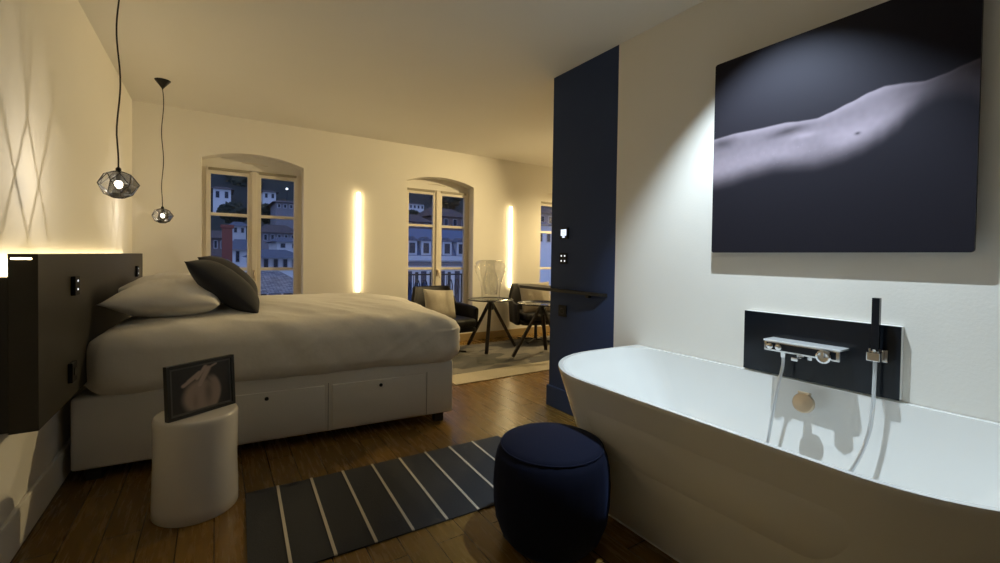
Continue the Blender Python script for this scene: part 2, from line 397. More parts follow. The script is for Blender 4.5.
def tub():
    T = empty('bathtub', (1.8, 0.905, 0), label='white back-to-wall bathtub under the large dark artwork', cat='bathtub')
    off = Vector((1.8, 0.905, 0))
    bm = bmesh.new(); rings = []
    def ring(pts, z):
        r = [bm.verts.new(Vector((x, y, z)) - off) for x, y in pts]; rings.append(r); return r
    def inset(pts, d, dback):
        n = len(pts); out = []
        cx, cy = 1.78, 0.905
        for i, (x, y) in enumerate(pts):
            a = Vector(pts[max(i - 1, 0)]); b = Vector(pts[min(i + 1, n - 1)]); t = (b - a).normalized(); nn = Vector((t.y, -t.x))
            if nn.dot(Vector((cx - x, cy - y))) < 0: nn = -nn
            p = Vector((x, y)) + nn * d
            p.x = min(p.x, XR - 0.003 - dback)
            out.append((p.x, p.y))
        return out
    for z in (0.0, 0.02, 0.15, 0.30, 0.45, 0.60, 0.612): ring(tub_outline(z), z)
    top = tub_outline(0.62)
    ring(inset(top, 0.004, 0.0), 0.6205)
    NI = 16
    def inner():
        xb, ye, yc, rb, xf, rx, ry, nn = XR - 0.026, 0.888, 0.905, 0.20, 1.352, 0.44, 0.42, 20
        P = []
        for k in range(6):
            a = pi / 2 * k / 5; P.append((xb - rb * (1 - cos(a)), yc + ye - rb * (1 - sin(a))))
        for k in range(nn + 1):
            a = pi / 2 * k / nn; P.append((xf + rx * (1 - sin(a)), yc + ye - ry * (1 - cos(a))))
        y0 = yc + ye - ry; y1 = yc - ye + ry
        for k in range(1, 10): P.append((xf, y0 + (y1 - y0) * k / 10))
        for k in range(nn, -1, -1):
            a = pi / 2 * k / nn; P.append((xf + rx * (1 - sin(a)), yc - ye + ry * (1 - cos(a))))
        for k in range(5, -1, -1):
            a = pi / 2 * k / 5; P.append((xb - rb * (1 - cos(a)), yc - ye + rb * (1 - sin(a))))
        return P
    ring(inner(), 0.6195); INN = inner()
    for k in range(1, NI + 1):
        t = k / NI; z = 0.612 - 0.42 * (t ** 0.85)
        # inner basin: sides steep, ends sloping
        b = INN; q = []
        for x, y in b:
            fy = 1 - 0.40 * t ** 1.15; fx = 1 - 0.03 * t - 0.25 * t ** 2.2
            q.append((1.77 + (x - 1.77) * fx, 0.905 + (y - 0.905) * fy))
        ring(q, z)
    b = rings[-1]
    for fscale, zz in ((0.9, 0.172), (0.6, 0.165), (0.25, 0.162)):
        r = []
        for v in b:
            p = v.co + off; r.append(bm.verts.new(Vector((1.77 + (p.x - 1.77) * fscale, 0.905 + (p.y - 0.905) * fscale, zz)) - off))
        rings.append(r)
    n = len(rings[0])
    for i in range(len(rings) - 1):
        for k in range(n - 1): bm.faces.new((rings[i][k], rings[i][k + 1], rings[i + 1][k + 1], rings[i + 1][k]))
        bm.faces.new((rings[i][n - 1], rings[i][0], rings[i + 1][0], rings[i + 1][n - 1]))
    bm.faces.new(rings[0][::-1]); bm.faces.new(rings[-1])
    obj('tub_body', bm, M['tub'], T, smooth=True, angle=50)
    bm = bmesh.new(); s = []
    for x, y in tub_outline(0.0): s.append((x, y))
    pts = [Vector((x, y, 0.004)) - off for x, y in s]
    tube(bm, pts, 0.0045, 6); obj('sealant_bead', bm, M['white_plastic'], T)
    # overflow
    ov = empty('overflow', Vector((2.095, 0.835, 0.550)) - off); ov.parent = T
    rot = Matrix.Rotation(radians(-74), 3, 'Y')
    bm = bmesh.new(); lathe(bm, [(0.0, 0.0), (0.041, 0.0), (0.041, 0.012), (0.038, 0.016), (0.0001, 0.018)], 32, cap=False)
    for v in bm.verts: v.co = rot @ v.co
    obj('overflow_cover', bm, M['brass'], ov, smooth=True, angle=40)
    bm = bmesh.new(); box(bm, (0, 0, 0.010), (0.010, 0.045, 0.02), 0.002)
    for v in bm.verts: v.co = rot @ (v.co + Vector((0.041, 0, 0)))
    obj('overflow_tab', bm, M['brass'], ov)
    # drain
    bm = bmesh.new(); lathe(bm, [(0.0001, 0.163), (0.03, 0.163), (0.032, 0.168), (0.0001, 0.171)], 24, cap=False); obj('drain_plug', bm, M['chrome'], T, smooth=True)
    return T
tub()

# ------------------------------------------------------------------ splash panel, mixer, hand shower
pn = empty('splash_panel', (XR, 0.84, 0.768)); tag(pn, 'black glass panel fixed to the wall behind the bath mixer', 'panel')
bm = bmesh.new(); box2(bm, (-0.026, -0.292, -0.139), (-0.001, 0.291, 0.141), 0.001); obj('panel_backing', bm, M['white_plastic'], pn)
bm = bmesh.new(); box2(bm, (-0.030, -0.292, -0.140), (-0.0262, 0.291, 0.1405), 0.0005); obj('black_glass_front', bm, M['black_glass'], pn)
MX = empty('bath_mixer', (XR - 0.032, 0.85, 0.77), label='chrome shelf bath mixer with white glass top and round dial', cat='tap')
bm = bmesh.new(); box2(bm, (-0.090, -0.143, 0.022), (0.0, 0.147, 0.030), 0.0015); obj('glass_shelf', bm, M['mirror'], MX)
bm = bmesh.new(); box2(bm, (-0.086, -0.141, -0.020), (0.0, 0.145, 0.022), 0.003); obj('mixer_body', bm, M['chrome'], MX)
bm = bmesh.new(); box2(bm, (-0.0885, -0.128, -0.012), (-0.0862, 0.135, 0.017), 0.0005); obj('black_front', bm, M['black_glass'], MX)
for yy in (0.118, 0.083):
    bm = bmesh.new(); lathe(bm, [(0.0001, 0), (0.0135, 0), (0.0135, 0.006), (0.011, 0.008), (0.0001, 0.008)], 24, cap=False)
    for v in bm.verts: v.co = Vector((-v.co.z, v.co.x, v.co.y))
    obj('select_button', bm, M['chrome'], MX, smooth=True, angle=40, loc=(-0.0885, yy, 0.002))
bm = bmesh.new(); lathe(bm, [(0.0001, 0), (0.026, 0), (0.027, 0.022), (0.020, 0.026), (0.019, 0.022), (0.0001, 0.021)], 32, cap=False)
for v in bm.verts: v.co = Vector((-v.co.z, v.co.x, v.co.y))
dl = obj('temperature_dial', bm, M['chrome'], MX, smooth=True, angle=40, loc=(-0.0885, -0.093, -0.004))
bm = bmesh.new(); box2(bm, (-0.013, -0.006, -0.003), (-0.004, 0.006, 0.024), 0.001)
obj('dial_grip', bm, M['chrome'], dl, loc=(-0.02, 0, 0))
bm = bmesh.new(); box2(bm, (-0.105, 0.0, -0.045), (-0.03, 0.028, -0.028), 0.005); box2(bm, (-0.05, 0.0, -0.045), (-0.025, 0.028, -0.018), 0.004); obj('spout', bm, M['chrome'], MX)
bm = bmesh.new(); lathe(bm, [(0.010, -0.045), (0.012, -0.02)], 16, c=(-0.055, 0.078, 0)); obj('hose_connector', bm, M['chrome'], MX, smooth=True, angle=40)
bm = bmesh.new(); lathe(bm, [(0.010, -0.040), (0.010, -0.02)], 16, c=(-0.04, -0.02, 0)); obj('wall_union', bm, M['chrome'], MX, smooth=True, angle=40)

HS = empty('hand_shower', (XR - 0.031, 0.612, 0.79), label='black bar hand shower standing in a chrome wall holder', cat='shower')
bm = bmesh.new(); box2(bm, (-0.012, -0.030, -0.024), (0.0, 0.030, 0.024), 0.002); box2(bm, (-0.062, -0.020, -0.018), (-0.012, 0.022, 0.016), 0.003); obj('holder', bm, M['chrome'], HS)
bm = bmesh.new(); box2(bm, (-0.052, -0.012, 0.020), (-0.030, 0.012, 0.225), 0.002)
tag(obj('handset', bm, M['black_glass'], HS), 'black rectangular handset')
bm = bmesh.new(); lathe(bm, [(0.010, 0.0), (0.012, 0.026), (0.006, 0.034)], 16, c=(-0.041, 0, 0)); obj('handset_collar', bm, M['chrome'], HS, smooth=True, angle=40)
hx = XR - 0.031
pts = spline([(hx - .041, .612, .80), (hx - .041, .612, .70), (hx - .045, .613, .60), (hx - .060, .618, .50), (hx - .10, .635, .40), (hx - .16, .665, .31), (hx - .24, .71, .23), (hx - .32, .78, .185), (hx - .36, .88, .18),
              (hx - .31, .92, .185), (hx - .22, .940, .24), (hx - .15, .945, .34), (hx - .11, .945, .45), (hx - .078, .940, .58), (hx - .056, .930, .68), (hx - .055, .928, .735)], 8)
bm = bmesh.new(); tube(bm, [p - Vector(HS.location) for p in pts], 0.0068, 10); obj('shower_hose', bm, M['hose'], HS, smooth=True)

# ------------------------------------------------------------------ wall artwork
def printed_panel(name, W_, H_, T_, nu, nv, fn, mats, parent=None, r=0.012):
    """front face in local XZ (x = u*W, z = v*H, facing -Y), coloured vertex by vertex"""
    bm = bmesh.new(); lay = bm.verts.layers.float_color.new('print'); g = {}
    for i in range(nu + 1):
        for j in range(nv + 1):
            x = i / nu * W_; z = j / nv * H_
            for cx, cz, ix, iz in ((r, r, -1, -1), (W_ - r, r, 1, -1), (r, H_ - r, -1, 1), (W_ - r, H_ - r, 1, 1)):
                dx, dz = x - cx, z - cz
                if dx * ix > 0 and dz * iz > 0:
                    L = max(abs(dx), abs(dz)); q = sqrt(dx * dx + dz * dz)
                    if q > 1e-9: x, z = cx + dx * L / q, cz + dz * L / q
            v = bm.verts.new((x, 0, z)); v[lay] = (*fn(i / nu, j / nv), 1.0); g[i, j] = v
    for i in range(nu):
        for j in range(nv): bm.faces.new((g[i, j], g[i + 1, j], g[i + 1, j + 1], g[i, j + 1]))
    rim = [g[i, 0] for i in range(nu + 1)] + [g[nu, j] for j in range(1, nv + 1)] + [g[i, nv] for i in range(nu - 1, -1, -1)] + [g[0, j] for j in range(nv - 1, 0, -1)]
    back = [bm.verts.new((v.co.x, T_, v.co.z)) for v in rim]
    for b in back: b[lay] = (0.02, 0.02, 0.022, 1)
    n = len(rim)
    for k in range(n):
        f = bm.faces.new((rim[k], rim[(k + 1) % n], back[(k + 1) % n], back[k])); f.material_index = 1
    f = bm.faces.new(back); f.material_index = 1
    return obj(name, bm, mats, parent)
def interp(tab, x):
    if x <= tab[0][0]: return tab[0][1]
    for (a, b), (c, d) in zip(tab, tab[1:]):
        if x <= c:
            t = (x - a) / (c - a); t = t * t * (3 - 2 * t) * 0.5 + t * 0.5
            return b + (d - b) * t
    return tab[-1][1]
TOPC = [(0.0, .605), (.116, .612), (.243, .608), (.358, .609), (.423, .600), (.492, .596), (.542, .608), (.615, .631), (.684, .655), (.732, .664), (.779, .659), (.854, .646), (.909, .655), (.961, .671), (1.0, .680)]
LOWC = [(0.0, .330), (.096, .341), (.2, .363), (.319, .378), (.429, .369), (.49, .364), (.585, .379), (.656, .401), (.722, .433), (.775, .469), (.813, .511), (.856, .545), (.897, .560), (.937, .556), (.976, .537), (1.0, .510)]
def sstep(a, b, x):
    t = max(0, min(1, (x - a) / (b - a))); return t * t * (3 - 2 * t)
def art(u, v):
    base = Vector((0.0190, 0.0175, 0.0235))
    g = math.exp(-((u - .5) / .35) ** 2 - ((v - .95) / .3) ** 2) * 0.012  # spotlight glow near the top of the print, baked into its colour
    base = base + Vector((g, g * 1.05, g * 1.2))
    t = interp(TOPC, u); l = interp(LOWC, u)
    a = sstep(t + .003, t - .004, v) * sstep(l - .015, l + .10, v)
    # tonal modelling of the print
    d = (t - v) / max(t - l, 1e-3)
    tone = 0.62 + 0.38 * math.exp(-((d - .62) / .25) ** 2) * (1 - sstep(.6, .95, u)) + 0.25 * math.exp(-(d / .08) ** 2)
    tone *= 1 - 0.55 * math.exp(-((u - .05) / .07) ** 2 - ((v - .575) / .03) ** 2)
    nv_ = .548 + (u - .36) * .10
    tone *= 1 - 0.60 * math.exp(-((u - .37) / .085) ** 2 - ((v - nv_ - .018) / .018) ** 2)
    tone += 0.35 * math.exp(-((u - .44) / .06) ** 2 - ((v - .533) / .014) ** 2)
    tone += 0.22 * math.exp(-((u - .58) / .12) ** 2 - ((v - .50) / .05) ** 2)
    tone *= 1 - 0.25 * math.exp(-((u - .50) / .08) ** 2 - ((v - .46) / .05) ** 2)
    tone *= 1 - 0.78 * math.exp(-((u - .645) / .010) ** 2 - ((v - .496) / .006) ** 2)
    tone *= 1 - 0.62 * sstep(.70, .98, u)
    sp = noise.noise(Vector((u * 160, v * 160, 1)))
    if sp > .52 and .1 < u < .62 and .40 < v < .50: tone += .35 * (sp - .52) / .3
    tone *= 1 + 0.07 * noise.noise(Vector((u * 40, v * 40, 4)))
    skin = Vector((0.27, 0.228, 0.272)) * max(tone, 0)
    return base * (1 - a) + skin * a
AX = XR - 0.045
A = printed_panel('wall_artwork', 0.937, 0.962, 0.016, 260, 250, art, [vcol_mat('print_satin', 0.7, 0.0, 0.03), M['black_lam']])
A.location = (AX, 1.300, 1.190); A.rotation_euler = (0, 0, radians(-90))
tag(A, 'large dark frameless print of a bare torso lying down above the bathtub', 'picture')
bm = bmesh.new(); box2(bm, (XR - 0.028, 0.50, 1.35), (XR, 1.16, 2.0)); hb = obj('hanging_batten', bm, M['black_lam'])
hb.parent = A; hb.matrix_parent_inverse = (Matrix.Translation(A.location) @ Matrix.Rotation(radians(-90), 4, 'Z')).inverted()

# ------------------------------------------------------------------ blue wall fittings
def plate(name, y, z, w_, h_, label, cat, x=XR, t=0.010):
    P = empty(name, (x, y, z), label=label, cat=cat)
    bm = bmesh.new(); box2(bm, (-t, -w_ / 2, -h_ / 2), (0, w_ / 2, h_ / 2), 0.002)
    obj('cover_plate', bm, M['matte_black'], P); return P
P = plate('thermostat', 2.486, 1.335, 0.085, 0.085, 'black wall thermostat with a glowing white screen', 'thermostat', t=0.014)
bm = bmesh.new(); box2(bm, (-0.0155, -0.030, -0.018), (-0.014, 0.030, 0.030)); obj('screen', bm, M['display'], P)
bm = bmesh.new(); box2(bm, (-0.0155, -0.014, -0.032), (-0.014, 0.014, -0.022)); obj('screen_key', bm, M['display'], P)
bm = bmesh.new()
for k in (0.0, 0.013, -0.010): box2(bm, (-0.0162, -0.020, k + .003), (-0.0154, 0.018, k + .005))
obj('screen_digits', bm, M['black_metal'], P)
P = plate('light_switch', 2.492, 1.148, 0.08, 0.08, 'black four key light switch below the thermostat', 'switch')
for a_ in (-1, 1):
    for b_ in (-1, 1):
        bm = bmesh.new(); box2(bm, (-0.012, a_ * .019 - .006, b_ * .019 - .006), (-0.010, a_ * .019 + .006, b_ * .019 + .006)); obj('key_light', bm, M['key_glow'], P)
P = plate('wall_socket', 2.493, 0.752, 0.085, 0.085, 'black wall socket on the blue wall below the shelf', 'socket')
bm = bmesh.new(); lathe(bm, [(0.0001, -.006), (0.018, -.006), (0.021, 0.003), (0.024, 0.003), (0.024, 0)], 24, cap=False)
for v in bm.verts: v.co = Vector((-v.co.z, v.co.x, v.co.y))
obj('socket_insert', bm, M['black_lam'], P, smooth=True, angle=40, loc=(-0.010, 0, 0))

SH = empty('wall_shelf', (XR, 2.5, 0.905), label='slim dark shelf along the blue wall reaching past its end', cat='shelf')
bm = bmesh.new()
out = [(-0.003, -0.45), (-0.034, -0.40), (-0.045, -0.25), (-0.048, 0.0), (-0.048, 0.30), (-0.040, 0.50), (0.05, 0.66), (0.16, 0.60), (0.18, 0.30), (0.18, 0.16), (-0.003, 0.16)]
a = [bm.verts.new((x, y, -0.011)) for x, y in out]; b = [bm.verts.new((x, y, 0.011)) for x, y in out]
bm.faces.new(a[::-1]); bm.faces.new(b)
for i in range(len(out)): bm.faces.new((a[i], a[(i + 1) % len(out)], b[(i + 1) % len(out)], b[i]))
obj('shelf_board', bm, M['shelf'], SH)
bm = bmesh.new(); box2(bm, (-0.030, -0.30, -0.030), (-0.001, -0.27, -0.011), 0.002); obj('bracket', bm, M['black_metal'], SH)

# ------------------------------------------------------------------ headboard
HB = empty('headboard', (-0.568, 3.56, 0.50), label='long dark brown wall headboard with warm light glowing along its top', cat='headboard')
bm = bmesh.new(); box2(bm, (-0.038, -1.348, 0.0), (0.038, 1.348, 0.637), 0.0015); obj('front_panel', bm, M['headboard'], HB)
bm = bmesh.new(); box2(bm, (-0.073, -1.345, 0.006), (-0.0381, 1.345, 0.555), 0.001); tag(obj('back_box', bm, M['black_lam'], HB), 'black box behind the panel')
bm = bmesh.new(); box2(bm, (-0.072, -1.33, 0.560), (-0.052, 1.18, 0.615)); obj('led_strip', bm, M['led_strip'], HB)
bm = bmesh.new(); box2(bm, (-0.030, -1.3495, 0.617), (0.022, -1.3478, 0.623)); obj('light_slit', bm, M['led'], HB)
def bed_socket(y, z, lab, led=True):
    P = plate('bedside_switch', y, z, 0.075, 0.085, lab, 'switch', x=-0.530, t=0.016)
    if led:
        for zz in (-0.016, 0.022):
            bm = bmesh.new(); box2(bm, (-0.001, -0.006, -0.004), (0.0015, 0.006, 0.004)); o = obj('key_light', bm, M['key_glow'], P, loc=(0.0165, 0.0, zz))
    else:
        bm = bmesh.new(); lathe(bm, [(0.0001, 0), (0.018, 0), (0.020, 0.003), (0.0001, 0.003)], 20, cap=False)
        for v in bm.verts: v.co = Vector((v.co.z, v.co.x, v.co.y))
        obj('socket_insert', bm, M['black_lam'], P, loc=(0.0162, 0, 0))
    for ch in P.children:
        if ch.name.startswith('cover_plate'): ch.location.x = 0.016
    return P
bed_socket(2.67, 0.995, 'black bedside switch plate on the near end of the headboard')
bed_socket(4.52, 0.995, 'black bedside switch plate at the far end of the headboard')
bed_socket(2.62, 0.620, 'black socket plate low on the headboard beside the mattress', led=False)

# ------------------------------------------------------------------ bed
BR = radians(-5.4)
BED = empty('bed', (-0.59, 2.925, 0), BR, label='pale upholstered divan bed with drawers in its side', cat='bed')
LB, WB = 2.005, 1.60
bm = bmesh.new(); box2(bm, (-0.005, 0, 0.058), (LB, WB, 0.425), 0.018, 3); obj('divan_base', bm, M['leather_w'], BED, smooth=True, angle=35)
for x0, x1 in ((0.535, 1.160), (1.205, 1.795)):
    D = empty('drawer', ((x0 + x1) / 2, -0.001, 0.22)); D.parent = BED
    hw = (x1 - x0) / 2
    bm = bmesh.new(); box2(bm, (-hw, -0.008, -0.138), (hw, 0.02, 0.128), 0.005, 2); obj('drawer_front', bm, M['leather_w'], D, smooth=True, angle=35)
    bm = bmesh.new(); lathe(bm, [(0.0001, 0), (0.011, 0), (0.011, 0.004), (0.006, 0.006), (0.0001, 0.006)], 20, cap=False)
    for v in bm.verts: v.co = Vector((v.co.x, -v.co.z, v.co.y))
    obj('drawer_knob', bm, M['black_metal'], D, smooth=True, angle=40, loc=(0, -0.009, 0.092))
bm = bmesh.new()
box2(bm, (1.1805, -0.0025, 0.070), (1.1835, 0.004, 0.36)); obj('seam_piping', bm, M['piping'], BED)
bm = bmesh.new(); box2(bm, (1.8105, -0.0025, 0.070), (1.8135, 0.004, 0.36)); obj('seam_piping', bm, M['piping'], BED)
for x, y in ((0.08, 0.05), (LB - 0.095, 0.05), (0.08, WB - 0.05), (LB - 0.095, WB - 0.05)):
    bm = bmesh.new(); box2(bm, (x - .032, y - .032, 0.0), (x + .032, y + .032, 0.060), 0.003); tag(obj('leg', bm, M['black_lam'], BED), 'short black leg')

def duvet_fn(co):
    # co centred: x half .965, y half .81, z half .17
    x, y, z = co
    cr = (1 - (x / .965) ** 4) * (1 - (y / .83) ** 2)
    if z > 0: z = z + 0.088 * max(cr, 0) ** .8
    if z > 0.08: z -= 0.018 * sstep(.6, .98, x / .97)
    side = max(abs(x) / .965, abs(y) / .83)
    n1 = noise.noise(Vector((x * 1.6, y * 1.6, 2.2))) * 0.012
    n2 = noise.noise(Vector((x * 4.5 + y * 3.0, y * 2 - x, z * 2.5))) * 0.009 + (0.35 - abs(noise.noise(Vector((x * 5 + y * 7, (x - y) * 1.6, 3))))) * 0.012
    n3 = abs(noise.noise(Vector((x * 5 + y * 4, y * 9, z * 3 + 5)))) * 0.010 * (0.6 + 0.6 * max(0, x))
    bulge = 0.016 * (1 - (z / .2) ** 2) if side > .9 else 0
    if side > .9:
        fold = noise.noise(Vector((x * 6 + y * 6 + z * 4.0, z * 2.2, 7))) * 0.014 + (0.5 - abs(noise.noise(Vector((x * 9 - z * 14, y * 9, 2))))) * 0.012 * (0.5 + 0.7 * max(0, x))
        if abs(y) / .83 > abs(x) / .965: y += (bulge + fold) * (1 if y > 0 else -1)
        else: x += (bulge + fold) * (1 if x > 0 else -1)
    # lower hem waves
    if z < -.1: z += 0.012 * noise.noise(Vector((x * 3.1, y * 3.1, 9)))
    return Vector((x, y, z + n1 + n2 * (1 if z > 0 else .4) + n3 * (1 if z > 0 else .3)))
bm = rounded_box_bm((1.005, 0.83, 0.165), 0.10, (124, 100, 24), duvet_fn)
DV = obj('duvet', bm, M['linen'], smooth=True); tag(DV, 'puffy white duvet covering the mattress down to the bed base', 'duvet')
DV.rotation_euler = (0, 0, BR)
Mb = Matrix.Translation((-0.59, 2.925, 0)) @ Matrix.Rotation(BR, 4, 'Z')
DV.location = Mb @ Vector((1.048, 0.80, 0.568))

def place(o, loc, x_axis, y_axis):
    x = Vector(x_axis).normalized(); y = Vector(y_axis); y = (y - x * y.dot(x)).normalized(); z = x.cross(y)
    m = Matrix((x, y, z)).transposed().to_4x4(); m.translation = Vector(loc); o.matrix_world = m
yb = Vector((sin(-BR), cos(BR), 0))
xb_ = Vector((cos(BR), sin(BR), 0))
p1 = obj('pillow', pillow_bm(0.54, 0.74, 0.25, 1, wr=0.011), M['linen'], smooth=True); tag(p1, 'plump white pillow nearest the camera against the headboard', 'pillow')
place(p1, (-0.210, 3.37, 0.862), xb_ * 1.0 + Vector((0, 0, -0.04)), yb)
p2 = obj('pillow', pillow_bm(0.56, 0.74, 0.26, 5, wr=0.011), M['linen'], smooth=True); tag(p2, 'white pillow half hidden behind the nearer white pillow', 'pillow')
place(p2, (-0.245, 4.09, 0.862), xb_ * 1.0 + Vector((0, 0, -0.12)), yb)
dvec = Vector((0.755, -0.06, -0.655))
c1 = obj('cushion', pillow_bm(0.50, 0.46, 0.20, 11, pinch=0.06, wr=0.004), M['dark_fabric'], smooth=True); tag(c1, 'front charcoal scatter cushion leaning on the near white pillow', 'cushion')
place(c1, (0.060, 3.29, 0.938), dvec, yb)
c2 = obj('cushion', pillow_bm(0.48, 0.46, 0.19, 17, pinch=0.06, wr=0.004), M['dark_fabric'], smooth=True); tag(c2, 'rear charcoal scatter cushion peeking out behind the front one', 'cushion')
place(c2, (0.098, 3.86, 0.966), dvec, yb)

# ------------------------------------------------------------------ pendants
def pendant(loc, label, drift):
    # canopy on the ceiling, cord, faceted glass body
    T = empty('pendant_lamp', (loc[0], loc[1], CE), label=label, cat='lamp', group='faceted glass bedside pendants')
    zc = loc[2] - CE
    bm = bmesh.new(); lathe(bm, [(0.055, 0.0), (0.052, -0.006), (0.006, -0.066), (0.004, -0.075)], 28); obj('ceiling_cup', bm, M['black_metal'], T, smooth=True, angle=35)
    pts = []
    n = 26
    for k in range(n + 1):
        t = k / n; z = -0.07 + (zc + 0.076 + 0.07) * t
        pts.append((drift * .55 * sin(t * 13) * min(1, 6 * (1 - t)), 0.3 * drift * sin(t * 9) * (1 - t), z))
    bm = bmesh.new(); tube(bm, pts, 0.0032, 8); obj('cord', bm, M['black_lam'], T, smooth=True)
    bm = bmesh.new(); lathe(bm, [(0.004, zc + .080), (0.010, zc + .074), (0.010, zc + .045), (0.007, zc + .018)], 20); obj('lamp_holder', bm, M['black_metal'], T, smooth=True, angle=35)
    # facets
    n = 7
    rings = []
    spec = [(0.016, 0.060, 0), (0.050, 0.046, 0.5), (0.073, 0.004, 0), (0.050, -0.040, 0.5), (0.020, -0.056, 0)]
    bm = bmesh.new()
    for r, z, o_ in spec:
        rings.append([bm.verts.new((r * cos(2 * pi * (k + o_) / n), r * sin(2 * pi * (k + o_) / n), zc + z + (0.008 * sin(k * 2.3 + r * 40) if r > .05 else 0))) for k in range(n)])
    for i in range(len(rings) - 1):
        A_, B_ = rings[i], rings[i + 1]
        for k in range(n):
            if spec[i][2] == 0:
                bm.faces.new((A_[k], B_[k], A_[(k + 1) % n])); bm.faces.new((A_[(k + 1) % n], B_[k], B_[(k + 1) % n]))
            else:
                bm.faces.new((A_[k], B_[(k + 1) % n], A_[(k + 1) % n])); bm.faces.new((A_[k], B_[k], B_[(k + 1) % n]))
    bm.faces.new(rings[-1])
    edges = [(e.verts[0].co.copy(), e.verts[1].co.copy()) for e in bm.edges if not any(all(v in rg for v in e.verts) for rg in rings[1:-1])]
    for f in bm.faces:
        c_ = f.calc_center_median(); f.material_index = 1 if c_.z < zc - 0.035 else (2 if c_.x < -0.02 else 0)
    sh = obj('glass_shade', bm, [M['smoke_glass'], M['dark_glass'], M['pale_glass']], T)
    bm = bmesh.new()
    for a, b in edges: tube(bm, [a, b], 0.0020, 5)
    obj('facet_ribs', bm, M['black_metal'], sh)
    bm = bmesh.new(); bmesh.ops.create_icosphere(bm, subdivisions=3, radius=0.015)
    for v in bm.verts: v.co.z = v.co.z * 1.25 + zc + 0.003
    obj('bulb', bm, M['bulb'], T, smooth=True)
    pl = bpy.data.lights.new('pendant_light', 'POINT'); pl.energy = 3.4; pl.color = (1.0, 0.88, 0.70); pl.shadow_soft_size = 0.003
    po = bpy.data.objects.new('pendant_light', pl); COL.objects.link(po); po.location = (loc[0], loc[1], loc[2] + 0.003)
    return T
pendant((-0.36, 2.56, 1.445), 'nearer faceted smoky glass pendant on a black cord, hanging over the bedside', 0.012)
pendant((-0.36, 4.50, 1.445), 'farther faceted glass pendant with its cone ceiling cup in view', 0.012)

# ------------------------------------------------------------------ LED wall bars
for x, lab in ((1.413, 'left vertical warm light bar between the first two windows'), (3.585, 'right vertical warm light bar behind the glass vase')):
    B = empty('wall_light_bar', (x, YB, 1.30), label=lab, cat='light')
    bm = bmesh.new(); box2(bm, (-0.020, -0.010, -0.585), (0.020, 0.0, 0.585), 0.001); obj('housing', bm, M['white_plastic'], B)
    bm = bmesh.new(); box2(bm, (-0.019, -0.030, -0.582), (0.019, -0.010, 0.582), 0.002); obj('diffuser', bm, M['led'], B)

# ------------------------------------------------------------------ white stool and framed photo
ST = empty('side_stool', (-0.067, 2.385, 0), label='round white plastic stool standing beside the bed', cat='stool')
bm = bmesh.new(); lathe(bm, [(0.158, 0.0), (0.163, 0.006), (0.163, 0.05), (0.158, 0.22), (0.160, 0.40), (0.161, 0.422), (0.157, 0.432), (0.148, 0.435), (0.0001, 0.433)], 64, cap=False)
obj('stool_body', bm, M['stool'], ST, smooth=True, angle=60)
bm = bmesh.new(); lathe(bm, [(0.150, 0.0), (0.158, 0.0), (0.158, 0.003), (0.150, 0.003)], 64, cap=False); obj('foot_ring', bm, M['white_plastic'], ST)
FA = atan2(2.418 - 2.269, 0.085 + 0.162)
FR = empty('photo_frame', (-0.162, 2.272, 0.4355), FA, label='black framed photo standing on the white stool', cat='picture frame')
FW, FH, FD = 0.289, 0.232, 0.026
tilt = Matrix.Rotation(radians(-4), 3, 'X')
bm = bmesh.new()
for a_, b_ in (((0, 0, 0), (0.014, FD, FH)), ((FW - .014, 0, 0), (FW, FD, FH)), ((.014, 0, 0), (FW - .014, FD, .014)), ((.014, 0, FH - .014), (FW - .014, FD, FH))): box2(bm, a_, b_, 0.001)
for v in bm.verts: v.co = tilt @ v.co
obj('frame_border', bm, M['black_lam'], FR)
def photo(u, v):
    c = Vector((0.018, 0.016, 0.016))
    body = sstep(.36, .22, sqrt(((u - .48) / 1.0) ** 2 + ((v - .30) / 1.25) ** 2))
    arm = sstep(.10, .04, abs(u - (.74 - .20 * (v - .35) ** 2 * 4))) * sstep(.78, .6, v)
    fing = 0
    for (x0, y0, x1, y1, w_) in ((.20, .60, .40, .75, .035), (.28, .68, .46, .83, .03), (.42, .70, .56, .93, .032), (.56, .86, .74, .95, .02), (.46, .55, .60, .88, .05)):
        dx, dy = x1 - x0, y1 - y0; t = max(0, min(1, ((u - x0) * dx + (v - y0) * dy) / (dx * dx + dy * dy)))
        d = sqrt((u - x0 - dx * t) ** 2 + (v - y0 - dy * t) ** 2); fing = max(fing, sstep(w_ * 1.5, w_ * .5, d))
    sh = 1 - 0.55 * math.exp(-((u - .60) / .07) ** 2 - ((v - .35) / .28) ** 2) - 0.3 * math.exp(-((u - .38) / .05) ** 2 - ((v - .2) / .2) ** 2)
    a = max(body * .8, fing, arm * .75) * sh
    if u < .03 or u > .97 or v < .04 or v > .96: return Vector((0.09, 0.085, 0.08))
    return c * (1 - a) + Vector((0.36, 0.28, 0.25)) * a
ph = printed_panel('photo_print', FW - 0.03, FH - 0.03, 0.002, 90, 70, photo, [vcol_mat('photo_paper', 0.4, 0.3), M['black_lam']], FR, r=0.001)
ph.location = tilt @ Vector((0.015, 0.006, 0.015)); ph.rotation_euler = (radians(-4), 0, 0)
bm = bmesh.new(); box2(bm, (FW / 2 - .02, FD, 0.0), (FW / 2 + .02, FD + .004, FH * .7)); 
for v in bm.verts: v.co = Matrix.Rotation(radians(-4), 3, 'X') @ v.co
obj('back_strut', bm, M['black_lam'], FR)

